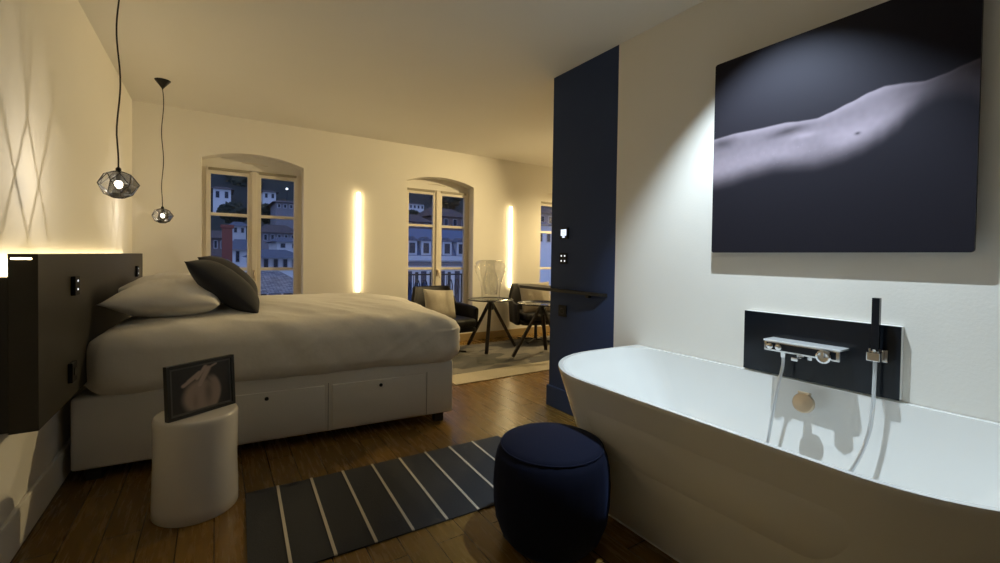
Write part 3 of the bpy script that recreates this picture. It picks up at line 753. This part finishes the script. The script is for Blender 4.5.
# ------------------------------------------------------------------ pouf
PF = empty('pouf', (1.164, 1.375, 0), label='round midnight blue velvet pouf beside the bathtub', cat='pouf')
prof = [(0.0001, 0.002), (0.150, 0.002), (0.175, 0.010), (0.200, 0.040), (0.222, 0.10), (0.232, 0.17), (0.234, 0.24), (0.229, 0.31), (0.220, 0.355), (0.206, 0.385), (0.201, 0.388)]
bm = bmesh.new(); lathe(bm, prof, 72, cap=False, fn=lambda r, z, a: r * 1.02 * (1 + 0.004 * sin(a * 24) * (1 if r > .1 else 0))); obj('velvet_side', bm, M['velvet'], PF, smooth=True)
bm = bmesh.new(); lathe(bm, [(0.209, 0.385), (0.205, 0.392), (0.188, 0.402), (0.12, 0.412), (0.06, 0.416), (0.0001, 0.417)], 72, cap=False); obj('padded_top', bm, M['velvet'], PF, smooth=True)
bm = bmesh.new(); tube(bm, [(0.2085 * cos(2 * pi * k / 64), 0.2085 * sin(2 * pi * k / 64), 0.388) for k in range(65)], 0.0035, 6, cap=False); obj('piping', bm, M['velvet'], PF, smooth=True)

# ------------------------------------------------------------------ striped rug
def rug_mat():
    return mat('charcoal_weave', (0.034, 0.036, 0.042), rough=0.95, noise_amt=0.22, noise_scale=160, bump=0.35, bump_scale=260)
RG = empty('striped_rug', (0.125, 2.385, 0), radians(-2.2), label='dark charcoal runner rug with thin white stripes beside the bed', cat='rug')
bm = bmesh.new(); nx, ny = 40, 16
LR, WR = 1.40, 0.665
g = {}
for i in range(nx + 1):
    for j in range(ny + 1):
        x = LR * i / nx; y = -WR * j / ny
        z = 0.006 + 0.0018 * noise.noise(Vector((x * 5, y * 5, 0)))
        g[i, j] = (bm.verts.new((x, y, z)), bm.verts.new((x, y, 0.0005)))
for i in range(nx):
    for j in range(ny):
        for s in (0, 1): bm.faces.new((g[i, j][s], g[i + 1, j][s], g[i + 1, j + 1][s], g[i, j + 1][s]))
for i in range(nx):
    for j in (0, ny): bm.faces.new((g[i, j][0], g[i + 1, j][0], g[i + 1, j][1], g[i, j][1]))
for j in range(ny):
    for i in (0, nx): bm.faces.new((g[i, j][0], g[i, j + 1][0], g[i, j + 1][1], g[i, j][1]))
obj('rug_body', bm, rug_mat(), RG)
stripe_m = mat('cream_yarn', (0.55, 0.50, 0.42), rough=0.9)
for k in range(8):
    x = 0.137 + 0.1535 * k
    bm = bmesh.new()
    for q in range(10): box2(bm, (x - .006, -WR * (q + 1) / 10, 0.0035), (x + .006, -WR * q / 10, 0.0088))
    bmesh.ops.remove_doubles(bm, verts=bm.verts, dist=1e-5)
    tag(obj('stripe', bm, stripe_m, RG), 'thin cream stripe')

# ------------------------------------------------------------------ lounge rug
def lounge_rug_mat():
    m = bpy.data.materials.new('woven_geometric_rug'); m.use_nodes = True; nt = m.node_tree; b = nt.nodes['Principled BSDF']
    N = nt.nodes.new; L = nt.links.new
    tc = N('ShaderNodeTexCoord')
    mp = N('ShaderNodeMapping'); mp.inputs['Rotation'].default_value = (0, 0, radians(38)); mp.inputs['Scale'].default_value = (2.2, 4.5, 1); L(tc.outputs['Object'], mp.inputs['Vector'])
    ck = N('ShaderNodeTexVoronoi'); ck.inputs['Scale'].default_value = 1.2; ck.distance = 'MANHATTAN'; L(mp.outputs['Vector'], ck.inputs['Vector'])
    cr = N('ShaderNodeValToRGB'); cr.color_ramp.elements[0].color = (0.075, 0.072, 0.07, 1); cr.color_ramp.elements[1].color = (0.17, 0.155, 0.135, 1)
    cr.color_ramp.elements[0].position = 0.25; cr.color_ramp.elements[1].position = 0.75
    sx = N('ShaderNodeSeparateColor'); L(ck.outputs['Color'], sx.inputs['Color']); L(sx.outputs['Red'], cr.inputs['Fac'])
    # light border band along the near side (local y < .33)
    sp = N('ShaderNodeSeparateXYZ'); L(tc.outputs['Object'], sp.inputs['Vector'])
    lt = N('ShaderNodeMath'); lt.operation = 'LESS_THAN'; lt.inputs[1].default_value = 0.30; L(sp.outputs['Y'], lt.inputs[0])
    mx = N('ShaderNodeMix'); mx.data_type = 'RGBA'; L(lt.outputs[0], mx.inputs['Factor']); L(cr.outputs['Color'], mx.inputs['A']); mx.inputs['B'].default_value = (0.42, 0.37, 0.28, 1)
    n = N('ShaderNodeTexNoise'); n.inputs['Scale'].default_value = 90; L(tc.outputs['Object'], n.inputs['Vector'])
    mr = N('ShaderNodeMapRange'); mr.inputs['To Min'].default_value = .75; mr.inputs['To Max'].default_value = 1.2; L(n.outputs['Fac'], mr.inputs['Value'])
    sc = N('ShaderNodeVectorMath'); sc.operation = 'SCALE'; L(mx.outputs['Result'], sc.inputs[0]); L(mr.outputs['Result'], sc.inputs['Scale']); L(sc.outputs['Vector'], b.inputs['Base Color'])
    b.inputs['Roughness'].default_value = 0.95
    return m
bm = bmesh.new(); g = {}
nx, ny = 60, 40
for i in range(nx + 1):
    for j in range(ny + 1):
        x = 2.6 * i / nx; y = 1.50 * j / ny
        edge = (0.010 * noise.noise(Vector((x * 9, 0, 1)))) if j == 0 else ((0.008 * noise.noise(Vector((0, y * 9, 3)))) if i == 0 else 0)
        g[i, j] = (bm.verts.new((x + (edge if i == 0 else 0), y + (edge if j == 0 else 0), 0.009 + 0.002 * noise.noise(Vector((x * 4, y * 4, 0))))), bm.verts.new((x, y, 0.0004)))
for i in range(nx):
    for j in range(ny):
        for s in (0, 1): bm.faces.new((g[i, j][s], g[i + 1, j][s], g[i + 1, j + 1][s], g[i, j + 1][s]))
for i in range(nx):
    for j in (0, ny): bm.faces.new((g[i, j][0], g[i + 1, j][0], g[i + 1, j][1], g[i, j][1]))
for j in range(ny):
    for i in (0, nx): bm.faces.new((g[i, j][0], g[i, j + 1][0], g[i, j + 1][1], g[i, j][1]))
LR_ = obj('lounge_rug', bm, lounge_rug_mat()); LR_.location = (1.80, 3.45, 0); tag(LR_, 'grey patterned rug with a cream border under the glass tables', 'rug')

# ------------------------------------------------------------------ glass tables
def tripod_table(c, a0, label, H=0.63, R=0.275):
    T = empty('side_table', (c[0], c[1], 0), label=label, cat='table', group='round glass tripod tables')
    bm = bmesh.new(); lathe(bm, [(0.0001, H - .005), (R - .004, H - .005), (R, H - .0025), (R - .004, H), (0.0001, H)], 64, cap=False); tt = obj('glass_top', bm, M['table_glass'], T, smooth=True, angle=40)
    bm = bmesh.new(); tube(bm, [((R + .001) * cos(2 * pi * k / 64), (R + .001) * sin(2 * pi * k / 64), H - .003) for k in range(65)], 0.0065, 8, cap=False); tag(obj('metal_rim', bm, M['black_metal'], tt, smooth=True), 'dark metal rim')
    bm = bmesh.new(); lathe(bm, [(0.030, H - .13), (0.052, H - .11), (0.046, H - .055), (0.018, H - .03), (0.055, H - .010), (0.055, H - .006)], 24); obj('hub', bm, M['black_metal'], T, smooth=True, angle=35)
    for k in range(3):
        a = a0 + k * 2 * pi / 3
        p0 = Vector((0.020 * cos(a), 0.020 * sin(a), H - .045)); p1 = Vector((0.345 * cos(a), 0.345 * sin(a), 0.026))
        bm = bmesh.new(); bar(bm, p0, p1, 0.042, 0.030, 0.005)
        obj('leg', bm, M['dark_wood'], T)
    bm = bmesh.new(); lathe(bm, [(0.008, H - .26), (0.009, H - .08)], 12); obj('threaded_rod', bm, M['black_metal'], T, smooth=True, angle=40)
    return T
tripod_table((2.85, 4.57), atan2(4.272 - 4.57, 2.614 - 2.85), 'round glass table carrying the clear glass vase')
tripod_table((3.15, 3.93), atan2(4.026 - 3.93, 2.848 - 3.15), 'round glass table partly hidden by the blue wall')

# vase
VS = empty('glass_vase', (2.85, 4.57, 0.632), label='big clear glass vase with a lobed bulging top on the glass table', cat='vase')
def lob(r, z, a):
    k = max(0, (z - .20) / .30); return r * (1 + 0.10 * k * sin(3 * a + 0.6) + 0.04 * k * sin(5 * a))
prof = [(0.0001, 0.004), (0.108, 0.002), (0.118, 0.010), (0.114, 0.06), (0.116, 0.12), (0.134, 0.20), (0.164, 0.28), (0.186, 0.35), (0.190, 0.405), (0.172, 0.452), (0.130, 0.480), (0.085, 0.482), (0.058, 0.455), (0.050, 0.41), (0.062, 0.34), (0.085, 0.27), (0.095, 0.20), (0.085, 0.12), (0.080, 0.06), (0.0001, 0.05)]
bm = bmesh.new(); lathe(bm, prof, 48, cap=False, fn=lob); obj('vase_wall', bm, M['clear_glass'], VS, smooth=True)
bm = bmesh.new(); tube(bm, [(0.13 * cos(2 * pi * k / 48), 0.13 * sin(2 * pi * k / 48), 0.006) for k in range(49)], 0.004, 6, cap=False); obj('vase_foot', bm, M['clear_glass'], VS, smooth=True)

# ------------------------------------------------------------------ armchairs
def armchair(loc, rz, label):
    T = empty('armchair', (loc[0], loc[1], 0), rz, label=label, cat='chair', group='black leather lounge armchairs')
    # shell: plan path from front left arm round the back to front right arm
    path = []
    n = 48
    for k in range(n + 1):
        t = -1 + 2 * k / n
        a = t * radians(128)           # 0 = back (+Y)
        ex = 0.62
        sx = sin(a); cy = cos(a)
        X = 0.315 * abs(sx) ** ex * (1 if sx > 0 else -1); Y = 0.29 * abs(cy) ** ex * (1 if cy > 0 else -1) + 0.02
        if abs(t) > .72: X *= 1 + 0.16 * (abs(t) - .72) / .28
        path.append((X, Y, abs(t)))
    bm = bmesh.new(); rows = []
    for i, (X, Y, t) in enumerate(path):
        a = Vector(path[max(i - 1, 0)][:2]); b = Vector(path[min(i + 1, n)][:2]); d = (b - a).normalized(); nn = Vector((-d.y, d.x))
        if nn.dot(Vector((X, Y))) < 0: nn = -nn
        zt = 0.775 - 0.215 * sstep(.34, .46, t) - 0.03 * sstep(.6, 1, t); zb = 0.26
        th = 0.028
        sec = []
        lean = 0.055 * (1 - sstep(.3, .5, t))
        for s, z in ((1, zb), (1, (zb + zt) / 2), (1, zt - .02), (.5, zt), (-.5, zt), (-1, zt - .02), (-1, (zb + zt) / 2), (-1, zb)):
            f = (z - zb) / .5
            sec.append(bm.verts.new((X + nn.x * th * s * .8 + nn.x * 0.04 * f * (t > .4), Y + nn.y * th * s * .8 + lean * f, z)))
        rows.append(sec)
    for i in range(n):
        for k in range(8): bm.faces.new((rows[i][k], rows[i + 1][k], rows[i + 1][(k + 1) % 8], rows[i][(k + 1) % 8]))
    bm.faces.new(rows[0]); bm.faces.new(rows[-1][::-1])
    obj('back_shell', bm, M['black_leather'], T, smooth=True, angle=60)
    bm = rounded_box_bm((0.275, 0.27, 0.055), 0.045, (20, 20, 6)); 
    for v in bm.verts: v.co += Vector((0, -0.03, 0.365))
    obj('seat_cushion', bm, M['black_leather'], T, smooth=True)
    bm = rounded_box_bm((0.29, 0.27, 0.03), 0.025, (10, 10, 4))
    for v in bm.verts: v.co += Vector((0, 0.0, 0.285))
    obj('seat_base', bm, M['black_leather'], T, smooth=True)
    bm = bmesh.new(); lathe(bm, [(0.03, 0.025), (0.022, 0.05), (0.02, 0.24), (0.05, 0.262)], 20); obj('pedestal', bm, M['black_metal'], T, smooth=True, angle=40)
    for k in range(4):
        a = pi / 4 + k * pi / 2
        bm = bmesh.new(); bar(bm, (0.02 * cos(a), 0.02 * sin(a), 0.034), (0.27 * cos(a), 0.27 * sin(a), 0.019), 0.035, 0.016, 0.003); obj('foot', bm, M['black_metal'], T)
    return T
armchair((2.31, 4.74), radians(6), 'black leather armchair between the bed and the glass table with vase')
armchair((3.71, 4.76), radians(-16), 'black leather armchair beside the blue wall under the right light bar')
k1 = obj('cushion', pillow_bm(0.41, 0.36, 0.15, 23, pinch=0.05), M['beige_fabric'], smooth=True); tag(k1, 'beige cushion in the armchair nearest the bed', 'cushion')
def lean_cushion(o, c, rz, rec=0.28, roll=0.0):
    # local x = width, local y = up the back, local z = out to the front
    f = Vector((sin(rz), -cos(rz), 0)); s = Vector((cos(rz), sin(rz), 0)); up = (Vector((0, 0, 1)) - f * rec).normalized()
    s2 = s * cos(roll) + up * sin(roll)
    place(o, c, s2, up)
lean_cushion(k1, (2.22, 4.68, 0.585), radians(6), 0.34, -0.07)
k2 = obj('cushion', pillow_bm(0.46, 0.42, 0.15, 29, pinch=0.05), M['beige_fabric'], smooth=True); tag(k2, 'beige cushion in the armchair beside the blue wall', 'cushion')
lean_cushion(k2, (3.66, 4.70, 0.61), radians(-14), 0.32, 0.05)

# ------------------------------------------------------------------ ceiling spots
for i, (x, y, lab) in enumerate(((1.62, 0.98, 'small white ceiling downlight over the bathtub'), (4.35, 3.70, 'white ceiling downlight in the lounge behind the blue wall'), (5.25, 4.45, 'white ceiling downlight near the right window'))):
    D = empty('ceiling_downlight', (x, y, CE), label=lab, cat='light')
    bm = bmesh.new(); lathe(bm, [(0.030, -0.001), (0.030, -0.010), (0.042, -0.010), (0.044, -0.002), (0.044, 0.0)], 32, cap=False); obj('bezel', bm, M['white_plastic'], D, smooth=True, angle=40)
    bm = bmesh.new(); lathe(bm, [(0.0001, -0.004), (0.029, -0.004), (0.029, -0.002), (0.0001, -0.002)], 32, cap=False); obj('lens', bm, M['lens'], D)

# ------------------------------------------------------------------ outside: town on the hillside at dusk
X_WALL = {k: mat('render_' + k, c, rough=0.9, noise_amt=.12, noise_scale=.8) for k, c in dict(white=(0.82, 0.80, 0.78), grey=(0.26, 0.24, 0.25), brown=(0.20, 0.15, 0.14), brick=(0.24, 0.07, 0.05)).items()}
def roof_mat(name, c1, c2, s):
    m = bpy.data.materials.new(name); m.use_nodes = True; nt = m.node_tree; b = nt.nodes['Principled BSDF']
    tc = nt.nodes.new('ShaderNodeTexCoord'); br = nt.nodes.new('ShaderNodeTexBrick'); br.inputs['Scale'].default_value = s
    br.inputs['Color1'].default_value = (*c1, 1); br.inputs['Color2'].default_value = (*c2, 1); br.inputs['Mortar'].default_value = (c2[0] * .3, c2[1] * .3, c2[2] * .3, 1); br.inputs['Mortar Size'].default_value = .03
    nt.links.new(tc.outputs['Object'], br.inputs['Vector']); nt.links.new(br.outputs['Color'], b.inputs['Base Color']); b.inputs['Roughness'].default_value = .8
    return m
X_ROOF = {'slate': roof_mat('slate_tiles', (0.13, 0.15, 0.20), (0.09, 0.10, 0.14), 2.5), 'tile': roof_mat('clay_tiles', (0.13, 0.08, 0.07), (0.07, 0.05, 0.05), 2.5), 'pale': roof_mat('mossy_tiles', (0.40, 0.36, 0.34), (0.12, 0.11, 0.12), 3.2)}
X_DARK = mat('dark_window_glass', (0.02, 0.025, 0.04), rough=0.2)
X_FRAME = mat('pale_window_trim', (0.6, 0.6, 0.62), rough=0.7)
def house(px0, px1, pyt, pyb, Y, label, wall='white', roof='slate', rh=8, depth=5.0, nwin=3, wh=0.5, wz=0.45, drop=7.0, over=0.35, win_w=0.38, ridge=0.5):
    """walls spanning picture columns px0..px1 at distance Y, eaves at pyt; roof rises rh picture rows above"""
    a = at(px0, pyt, Y); b = at(px1, pyt, Y); bb = at(px0, pyb, Y)
    x0, x1, zt = a.x, b.x, (a.z + b.z) / 2; hgt = zt - bb.z; W_ = x1 - x0
    rz = at(px0, pyt - rh, Y).z - a.z
    T = empty('house', (x0, Y, zt - hgt - drop), label=label, cat='house'); base = hgt + drop
    bm = bmesh.new(); box2(bm, (0, 0, 0), (W_, depth, base)); obj('walls', bm, X_WALL[wall], T)
    bm = bmesh.new(); o = over
    lo = [bm.verts.new(p) for p in ((-o, -o, base), (W_ + o, -o, base), (W_ + o, depth + o, base), (-o, depth + o, base))]
    hi = [bm.verts.new(p) for p in ((W_ * .18, depth * ridge, base + rz), (W_ * .82, depth * ridge, base + rz))]
    for f in ((lo[0], lo[1], hi[1], hi[0]), (lo[1], lo[2], hi[1]), (lo[2], lo[3], hi[0], hi[1]), (lo[3], lo[0], hi[0]), (lo[3], lo[2], lo[1], lo[0])): bm.faces.new(f)
    obj('roof', bm, X_ROOF[roof], T)
    for k in range(nwin):
        cx = W_ * (k + .5) / nwin; ww = W_ / nwin * win_w; h2 = hgt * wh; cz = base - hgt * wz - h2 * 0.0
        bm = bmesh.new(); box2(bm, (cx - ww / 2 - .04, -0.05, cz - h2 / 2 - .04), (cx + ww / 2 + .04, 0.0, cz + h2 / 2 + .04)); f = obj('window', bm, X_FRAME, T)
        bm = bmesh.new(); box2(bm, (cx - ww / 2, -0.07, cz - h2 / 2), (cx + ww / 2, -0.05, cz + h2 / 2)); obj('pane', bm, X_DARK, f)
    return T
house(213, 231, 189, 201, 62, 'pale house high on the hill in the upper left pane', nwin=2, rh=5, roof='tile', drop=3)
house(263, 276, 192, 200, 66, 'small pale house high on the hill in the upper right pane', nwin=2, rh=4, roof='tile', drop=3)
house(262, 296, 233, 243, 38, 'grey house with a clay roof in the middle right pane', wall='grey', roof='tile', rh=10, nwin=5, drop=6)
house(205, 226, 238, 252, 39, 'brown house in the middle left pane, left of the chimney', wall='brown', roof='tile', rh=9, nwin=3, drop=6)
house(232, 254, 250, 263, 29, 'white house right of the brick chimney', roof='slate', rh=12, nwin=2, win_w=.3, wh=.8, wz=.5)
house(277, 300, 242, 250, 31, 'white gable end at the right edge of the right pane', roof='slate', rh=6, nwin=2, drop=5)
house(261, 299, 258, 270, 22, 'white house with dark windows behind the tiled roof', roof='slate', rh=9, nwin=4, win_w=.42, wh=.8, wz=.5, over=.5)
house(247, 301, 292, 300, 11.5, 'nearest house with a pale tiled roof below the left window', wall='grey', roof='pale', rh=18, nwin=2, depth=5, drop=4)
house(203, 233, 270, 280, 17.5, 'dark roofed house low in the left pane', wall='grey', roof='slate', rh=11, nwin=2, depth=2.4, drop=5)
house(276, 300, 203, 210, 46, 'low pale house below the street lamp in the left window', wall='grey', roof='tile', rh=5, nwin=4, drop=4, wh=.4)
house(232, 246, 226, 235, 44, 'narrow pale house behind the brick chimney', roof='slate', rh=6, nwin=2, drop=6, wh=.5)
# chimney
a = at(222, 258, 20.5); b = at(232.5, 228, 20.5)
CH = empty('chimney', (a.x, 20.5, a.z - 6), label='tall red brick chimney stack outside the left window', cat='chimney')
bm = bmesh.new(); box2(bm, (0, 0, 0), (b.x - a.x, .6, b.z - a.z + 6)); obj('stack', bm, X_WALL['brick'], CH)
bm = bmesh.new(); box2(bm, (-.05, -.05, b.z - a.z + 6), (b.x - a.x + .05, .65, b.z - a.z + 6.12)); obj('crown', bm, X_WALL['brick'], CH)
# big mansard building opposite the middle window
def mansard():
    Y = 21; a = at(398, 259, Y); b = at(480, 259, Y); x0, x1 = a.x, b.x; ze = at(430, 260, Y).z; zr = at(430, 228, Y).z; zb = ze - 12
    T = empty('apartment_building', (x0, Y, zb), label='apartment building with blue slate mansard roof and dormers', cat='building'); W_ = x1 - x0; h = ze - zb
    bm = bmesh.new(); box2(bm, (0, 0, 0), (W_, 8, h)); obj('facade', bm, X_WALL['white'], T)
    bm = bmesh.new(); box2(bm, (-.2, -.35, h - .02), (W_ + .2, .2, h + .22)); obj('cornice', bm, X_FRAME, T)
    bm = bmesh.new(); box2(bm, (-.1, -.06, h - .30), (W_ + .1, 0, h - .10)); obj('frieze', bm, X_WALL['grey'], T)
    bm = bmesh.new(); box2(bm, (-.1, -.15, h - .48), (W_ + .1, 0, h - .36)); obj('string_course', bm, X_FRAME, T)
    H2 = zr - ze; bm = bmesh.new()
    v = [bm.verts.new(p) for p in ((0, 0, h + .2), (W_, 0, h + .2), (W_, 8, h + .2), (0, 8, h + .2), (.2, 1.0, h + H2), (W_ - .2, 1.0, h + H2), (W_ - .2, 7, h + H2), (.2, 7, h + H2))]
    for f in ((0, 1, 5, 4), (1, 2, 6, 5), (2, 3, 7, 6), (3, 0, 4, 7), (4, 5, 6, 7), (3, 2, 1, 0)): bm.faces.new([v[i] for i in f])
    tag(obj('mansard_roof', bm, mat('blue_slate', (0.13, 0.17, 0.26), rough=.7, noise_amt=.15, noise_scale=3), T))
    for px in (412, 426, 447, 461):
        cx = at(px, 250, Y).x - x0
        D = empty('dormer', (cx, -.02, h + .25)); D.parent = T
        bm = bmesh.new(); box2(bm, (-.26, 0, 0), (.26, .9, .72)); obj('dormer_body', bm, X_FRAME, D)
        bm = bmesh.new(); prism(bm, [(-.36, .72), (.36, .72), (0, .95)], -.08, .9); obj('dormer_roof', bm, X_ROOF['slate'], D)
        bm = bmesh.new(); box2(bm, (-.15, -.03, .10), (.15, 0, .62)); obj('pane', bm, X_DARK, D)
    for px in (409, 416.5, 423.5, 431, 442, 449, 457, 464):
        cx = at(px, 280, Y).x - x0
        dark = px in (409, 423.5, 442, 457)
        bm = bmesh.new(); box2(bm, (cx - .14, -.05, h - 2.3), (cx + .14, 0, h - .58)) if dark else box2(bm, (cx - .08, -.05, h - 2.3), (cx + .08, 0, h - .62))
        obj('shutter' if dark else 'tall_window', bm, mat('slate_blue_shutter', (0.05, 0.06, 0.10), rough=.7) if dark else X_DARK, T)
mansard()
house(432, 468, 217, 228, 42, 'brown house with a broad clay roof above the slate mansard', wall='brown', roof='tile', rh=11, nwin=4, drop=4)
house(405, 430, 222, 228, 40, 'clay roofed house above the left end of the mansard', wall='brown', roof='tile', rh=10, nwin=3, drop=4)
house(409, 424, 204, 210, 64, 'small white house near the hilltop in the middle window', nwin=4, rh=3, roof='tile', drop=2, wh=.4)
house(536, 560, 226, 252, 17, 'white house with a gable outside the right window', wall='white', roof='slate', rh=12, nwin=3, wh=.3)
house(530, 562, 214, 226, 34, 'grey house up the slope outside the right window', wall='grey', roof='tile', rh=12, nwin=4, drop=5)
# balcony railing in front of the middle window
RL = empty('balcony_railing', (2.50, 5.62, 0.43), label='ornate black iron balcony railing outside the middle window', cat='railing')
bm = bmesh.new(); box2(bm, (-0.50, -.008, 0.455), (0.50, .008, 0.475)); box2(bm, (-0.50, -.006, 0.05), (0.50, .006, 0.065)); obj('rails', bm, M['iron'], RL)
for s in (-1, 1):
    bm = bmesh.new(); box2(bm, (s * .50 - .008, -.128, .40), (s * .50 + .008, .008, .416)); box2(bm, (s * .50 - .008, -.008, 0), (s * .50 + .008, .008, .475)); obj('post', bm, M['iron'], RL)
for k in range(4):
    cx = -0.375 + 0.25 * k
    bm = bmesh.new()
    for s in (-1, 1):
        sp = [(cx + s * (0.05 + 0.045 * cos(q * .42) * (1 - q / 22)), 0, .26 + s * 0 + (0.16 - q * .001) * sin(q * .42) * (1 - q / 26)) for q in range(20)]
        tube(bm, sp, 0.008, 6)
    tube(bm, [(cx - .11, 0, .06), (cx - .11, 0, .46)], 0.005, 6)
    obj('scroll', bm, M['iron'], RL)
bm = bmesh.new(); box2(bm, (-0.55, -.12, -.08), (0.55, .10, -.02)); obj('ledge', bm, X_WALL['grey'], RL)
# street lamp
p = at(287, 189, 55)
SL = empty('street_lamp', (p.x, 55, p.z - 5), label='lit street lamp on the dark hill in the left window', cat='lamp')
bm = bmesh.new(); tube(bm, [(0, 0, -3), (0, 0, 5)], .05, 8); obj('pole', bm, M['iron'], SL)
bm = bmesh.new(); bmesh.ops.create_icosphere(bm, subdivisions=2, radius=.11)
for v in bm.verts: v.co.z += 5
obj('lantern', bm, emit_mat('street_lamp_glow', (.8, .9, 1), 6.0), SL)
# hill
hill_m = mat('dark_hillside', (0.030, 0.034, 0.028), rough=1.0, noise_amt=.5, noise_scale=.25)
bm = bmesh.new(); g = {}
for i in range(61):
    for j in range(31):
        x = -45 + 190 * i / 60; y = 5.6 + 134 * j / 30
        tt = max(0, (y - 20) / 100)
        z = -9 + 52 * tt ** 1.45 + 2.0 * noise.noise(Vector((x * .06, y * .06, 1))) * min(1, y / 30)
        g[i, j] = bm.verts.new((x, y, z))
for i in range(60):
    for j in range(30): bm.faces.new((g[i, j], g[i + 1, j], g[i + 1, j + 1], g[i, j + 1]))
HL = obj('hillside_ground', bm, hill_m, smooth=True); tag(HL, kind='structure')
leaf_m = mat('dark_foliage', (0.030, 0.036, 0.022), rough=1.0, noise_amt=.6, noise_scale=2.5)
bark_m = mat('bark', (0.03, 0.022, 0.015), rough=1.0)
def tree(px, py, Y, r, label, seed):
    p = at(px, py, Y)
    T = empty('tree', (p.x, Y, p.z - r * 2.2), label=label, cat='tree')
    bm = bmesh.new(); tube(bm, [(0, 0, -1.5), (0.05 * r, 0, r * 1.0), (0, 0, r * 1.8)], [.10 * r, .07 * r, .04 * r], 8); obj('trunk', bm, bark_m, T)
    bm = bmesh.new(); bmesh.ops.create_icosphere(bm, subdivisions=4, radius=r)
    for v in bm.verts:
        n_ = v.co.normalized(); d = 1 + .38 * noise.noise(n_ * 2.2 + Vector((seed, 0, 0))) + .22 * noise.noise(n_ * 6 + Vector((0, seed, 0)))
        v.co = Vector((v.co.x * d * 1.1, v.co.y * d, v.co.z * d * .95)) + Vector((0, 0, r * 2.2))
    obj('crown', bm, leaf_m, T)
TR = [(207, 176, 78, 2.6, 'dark tree at the top left of the left window'), (243, 181, 74, 2.2, 'dark tree right of the pale hilltop house'), (234, 213, 50, 1.1, 'dark tree below the hilltop house'),
      (268, 179, 86, 2.6, 'dark tree above the small hilltop house'), (293, 178, 78, 2.6, 'dark tree behind the street lamp'), (268, 213, 52, 1.0, 'dark tree under the small hilltop house'),
      (410, 192, 80, 2.8, 'dark tree at the top left of the middle window'), (447, 196, 70, 2.4, 'dark tree at the top centre of the middle window'), (413, 217, 52, 0.9, 'dark tree below the small white hilltop house'), (464, 192, 86, 3.0, 'dark tree at the top right of the middle window')]
for k, (px, py, Y, r, lab) in enumerate(TR): tree(px, py, Y, r, lab, k * 3.7)
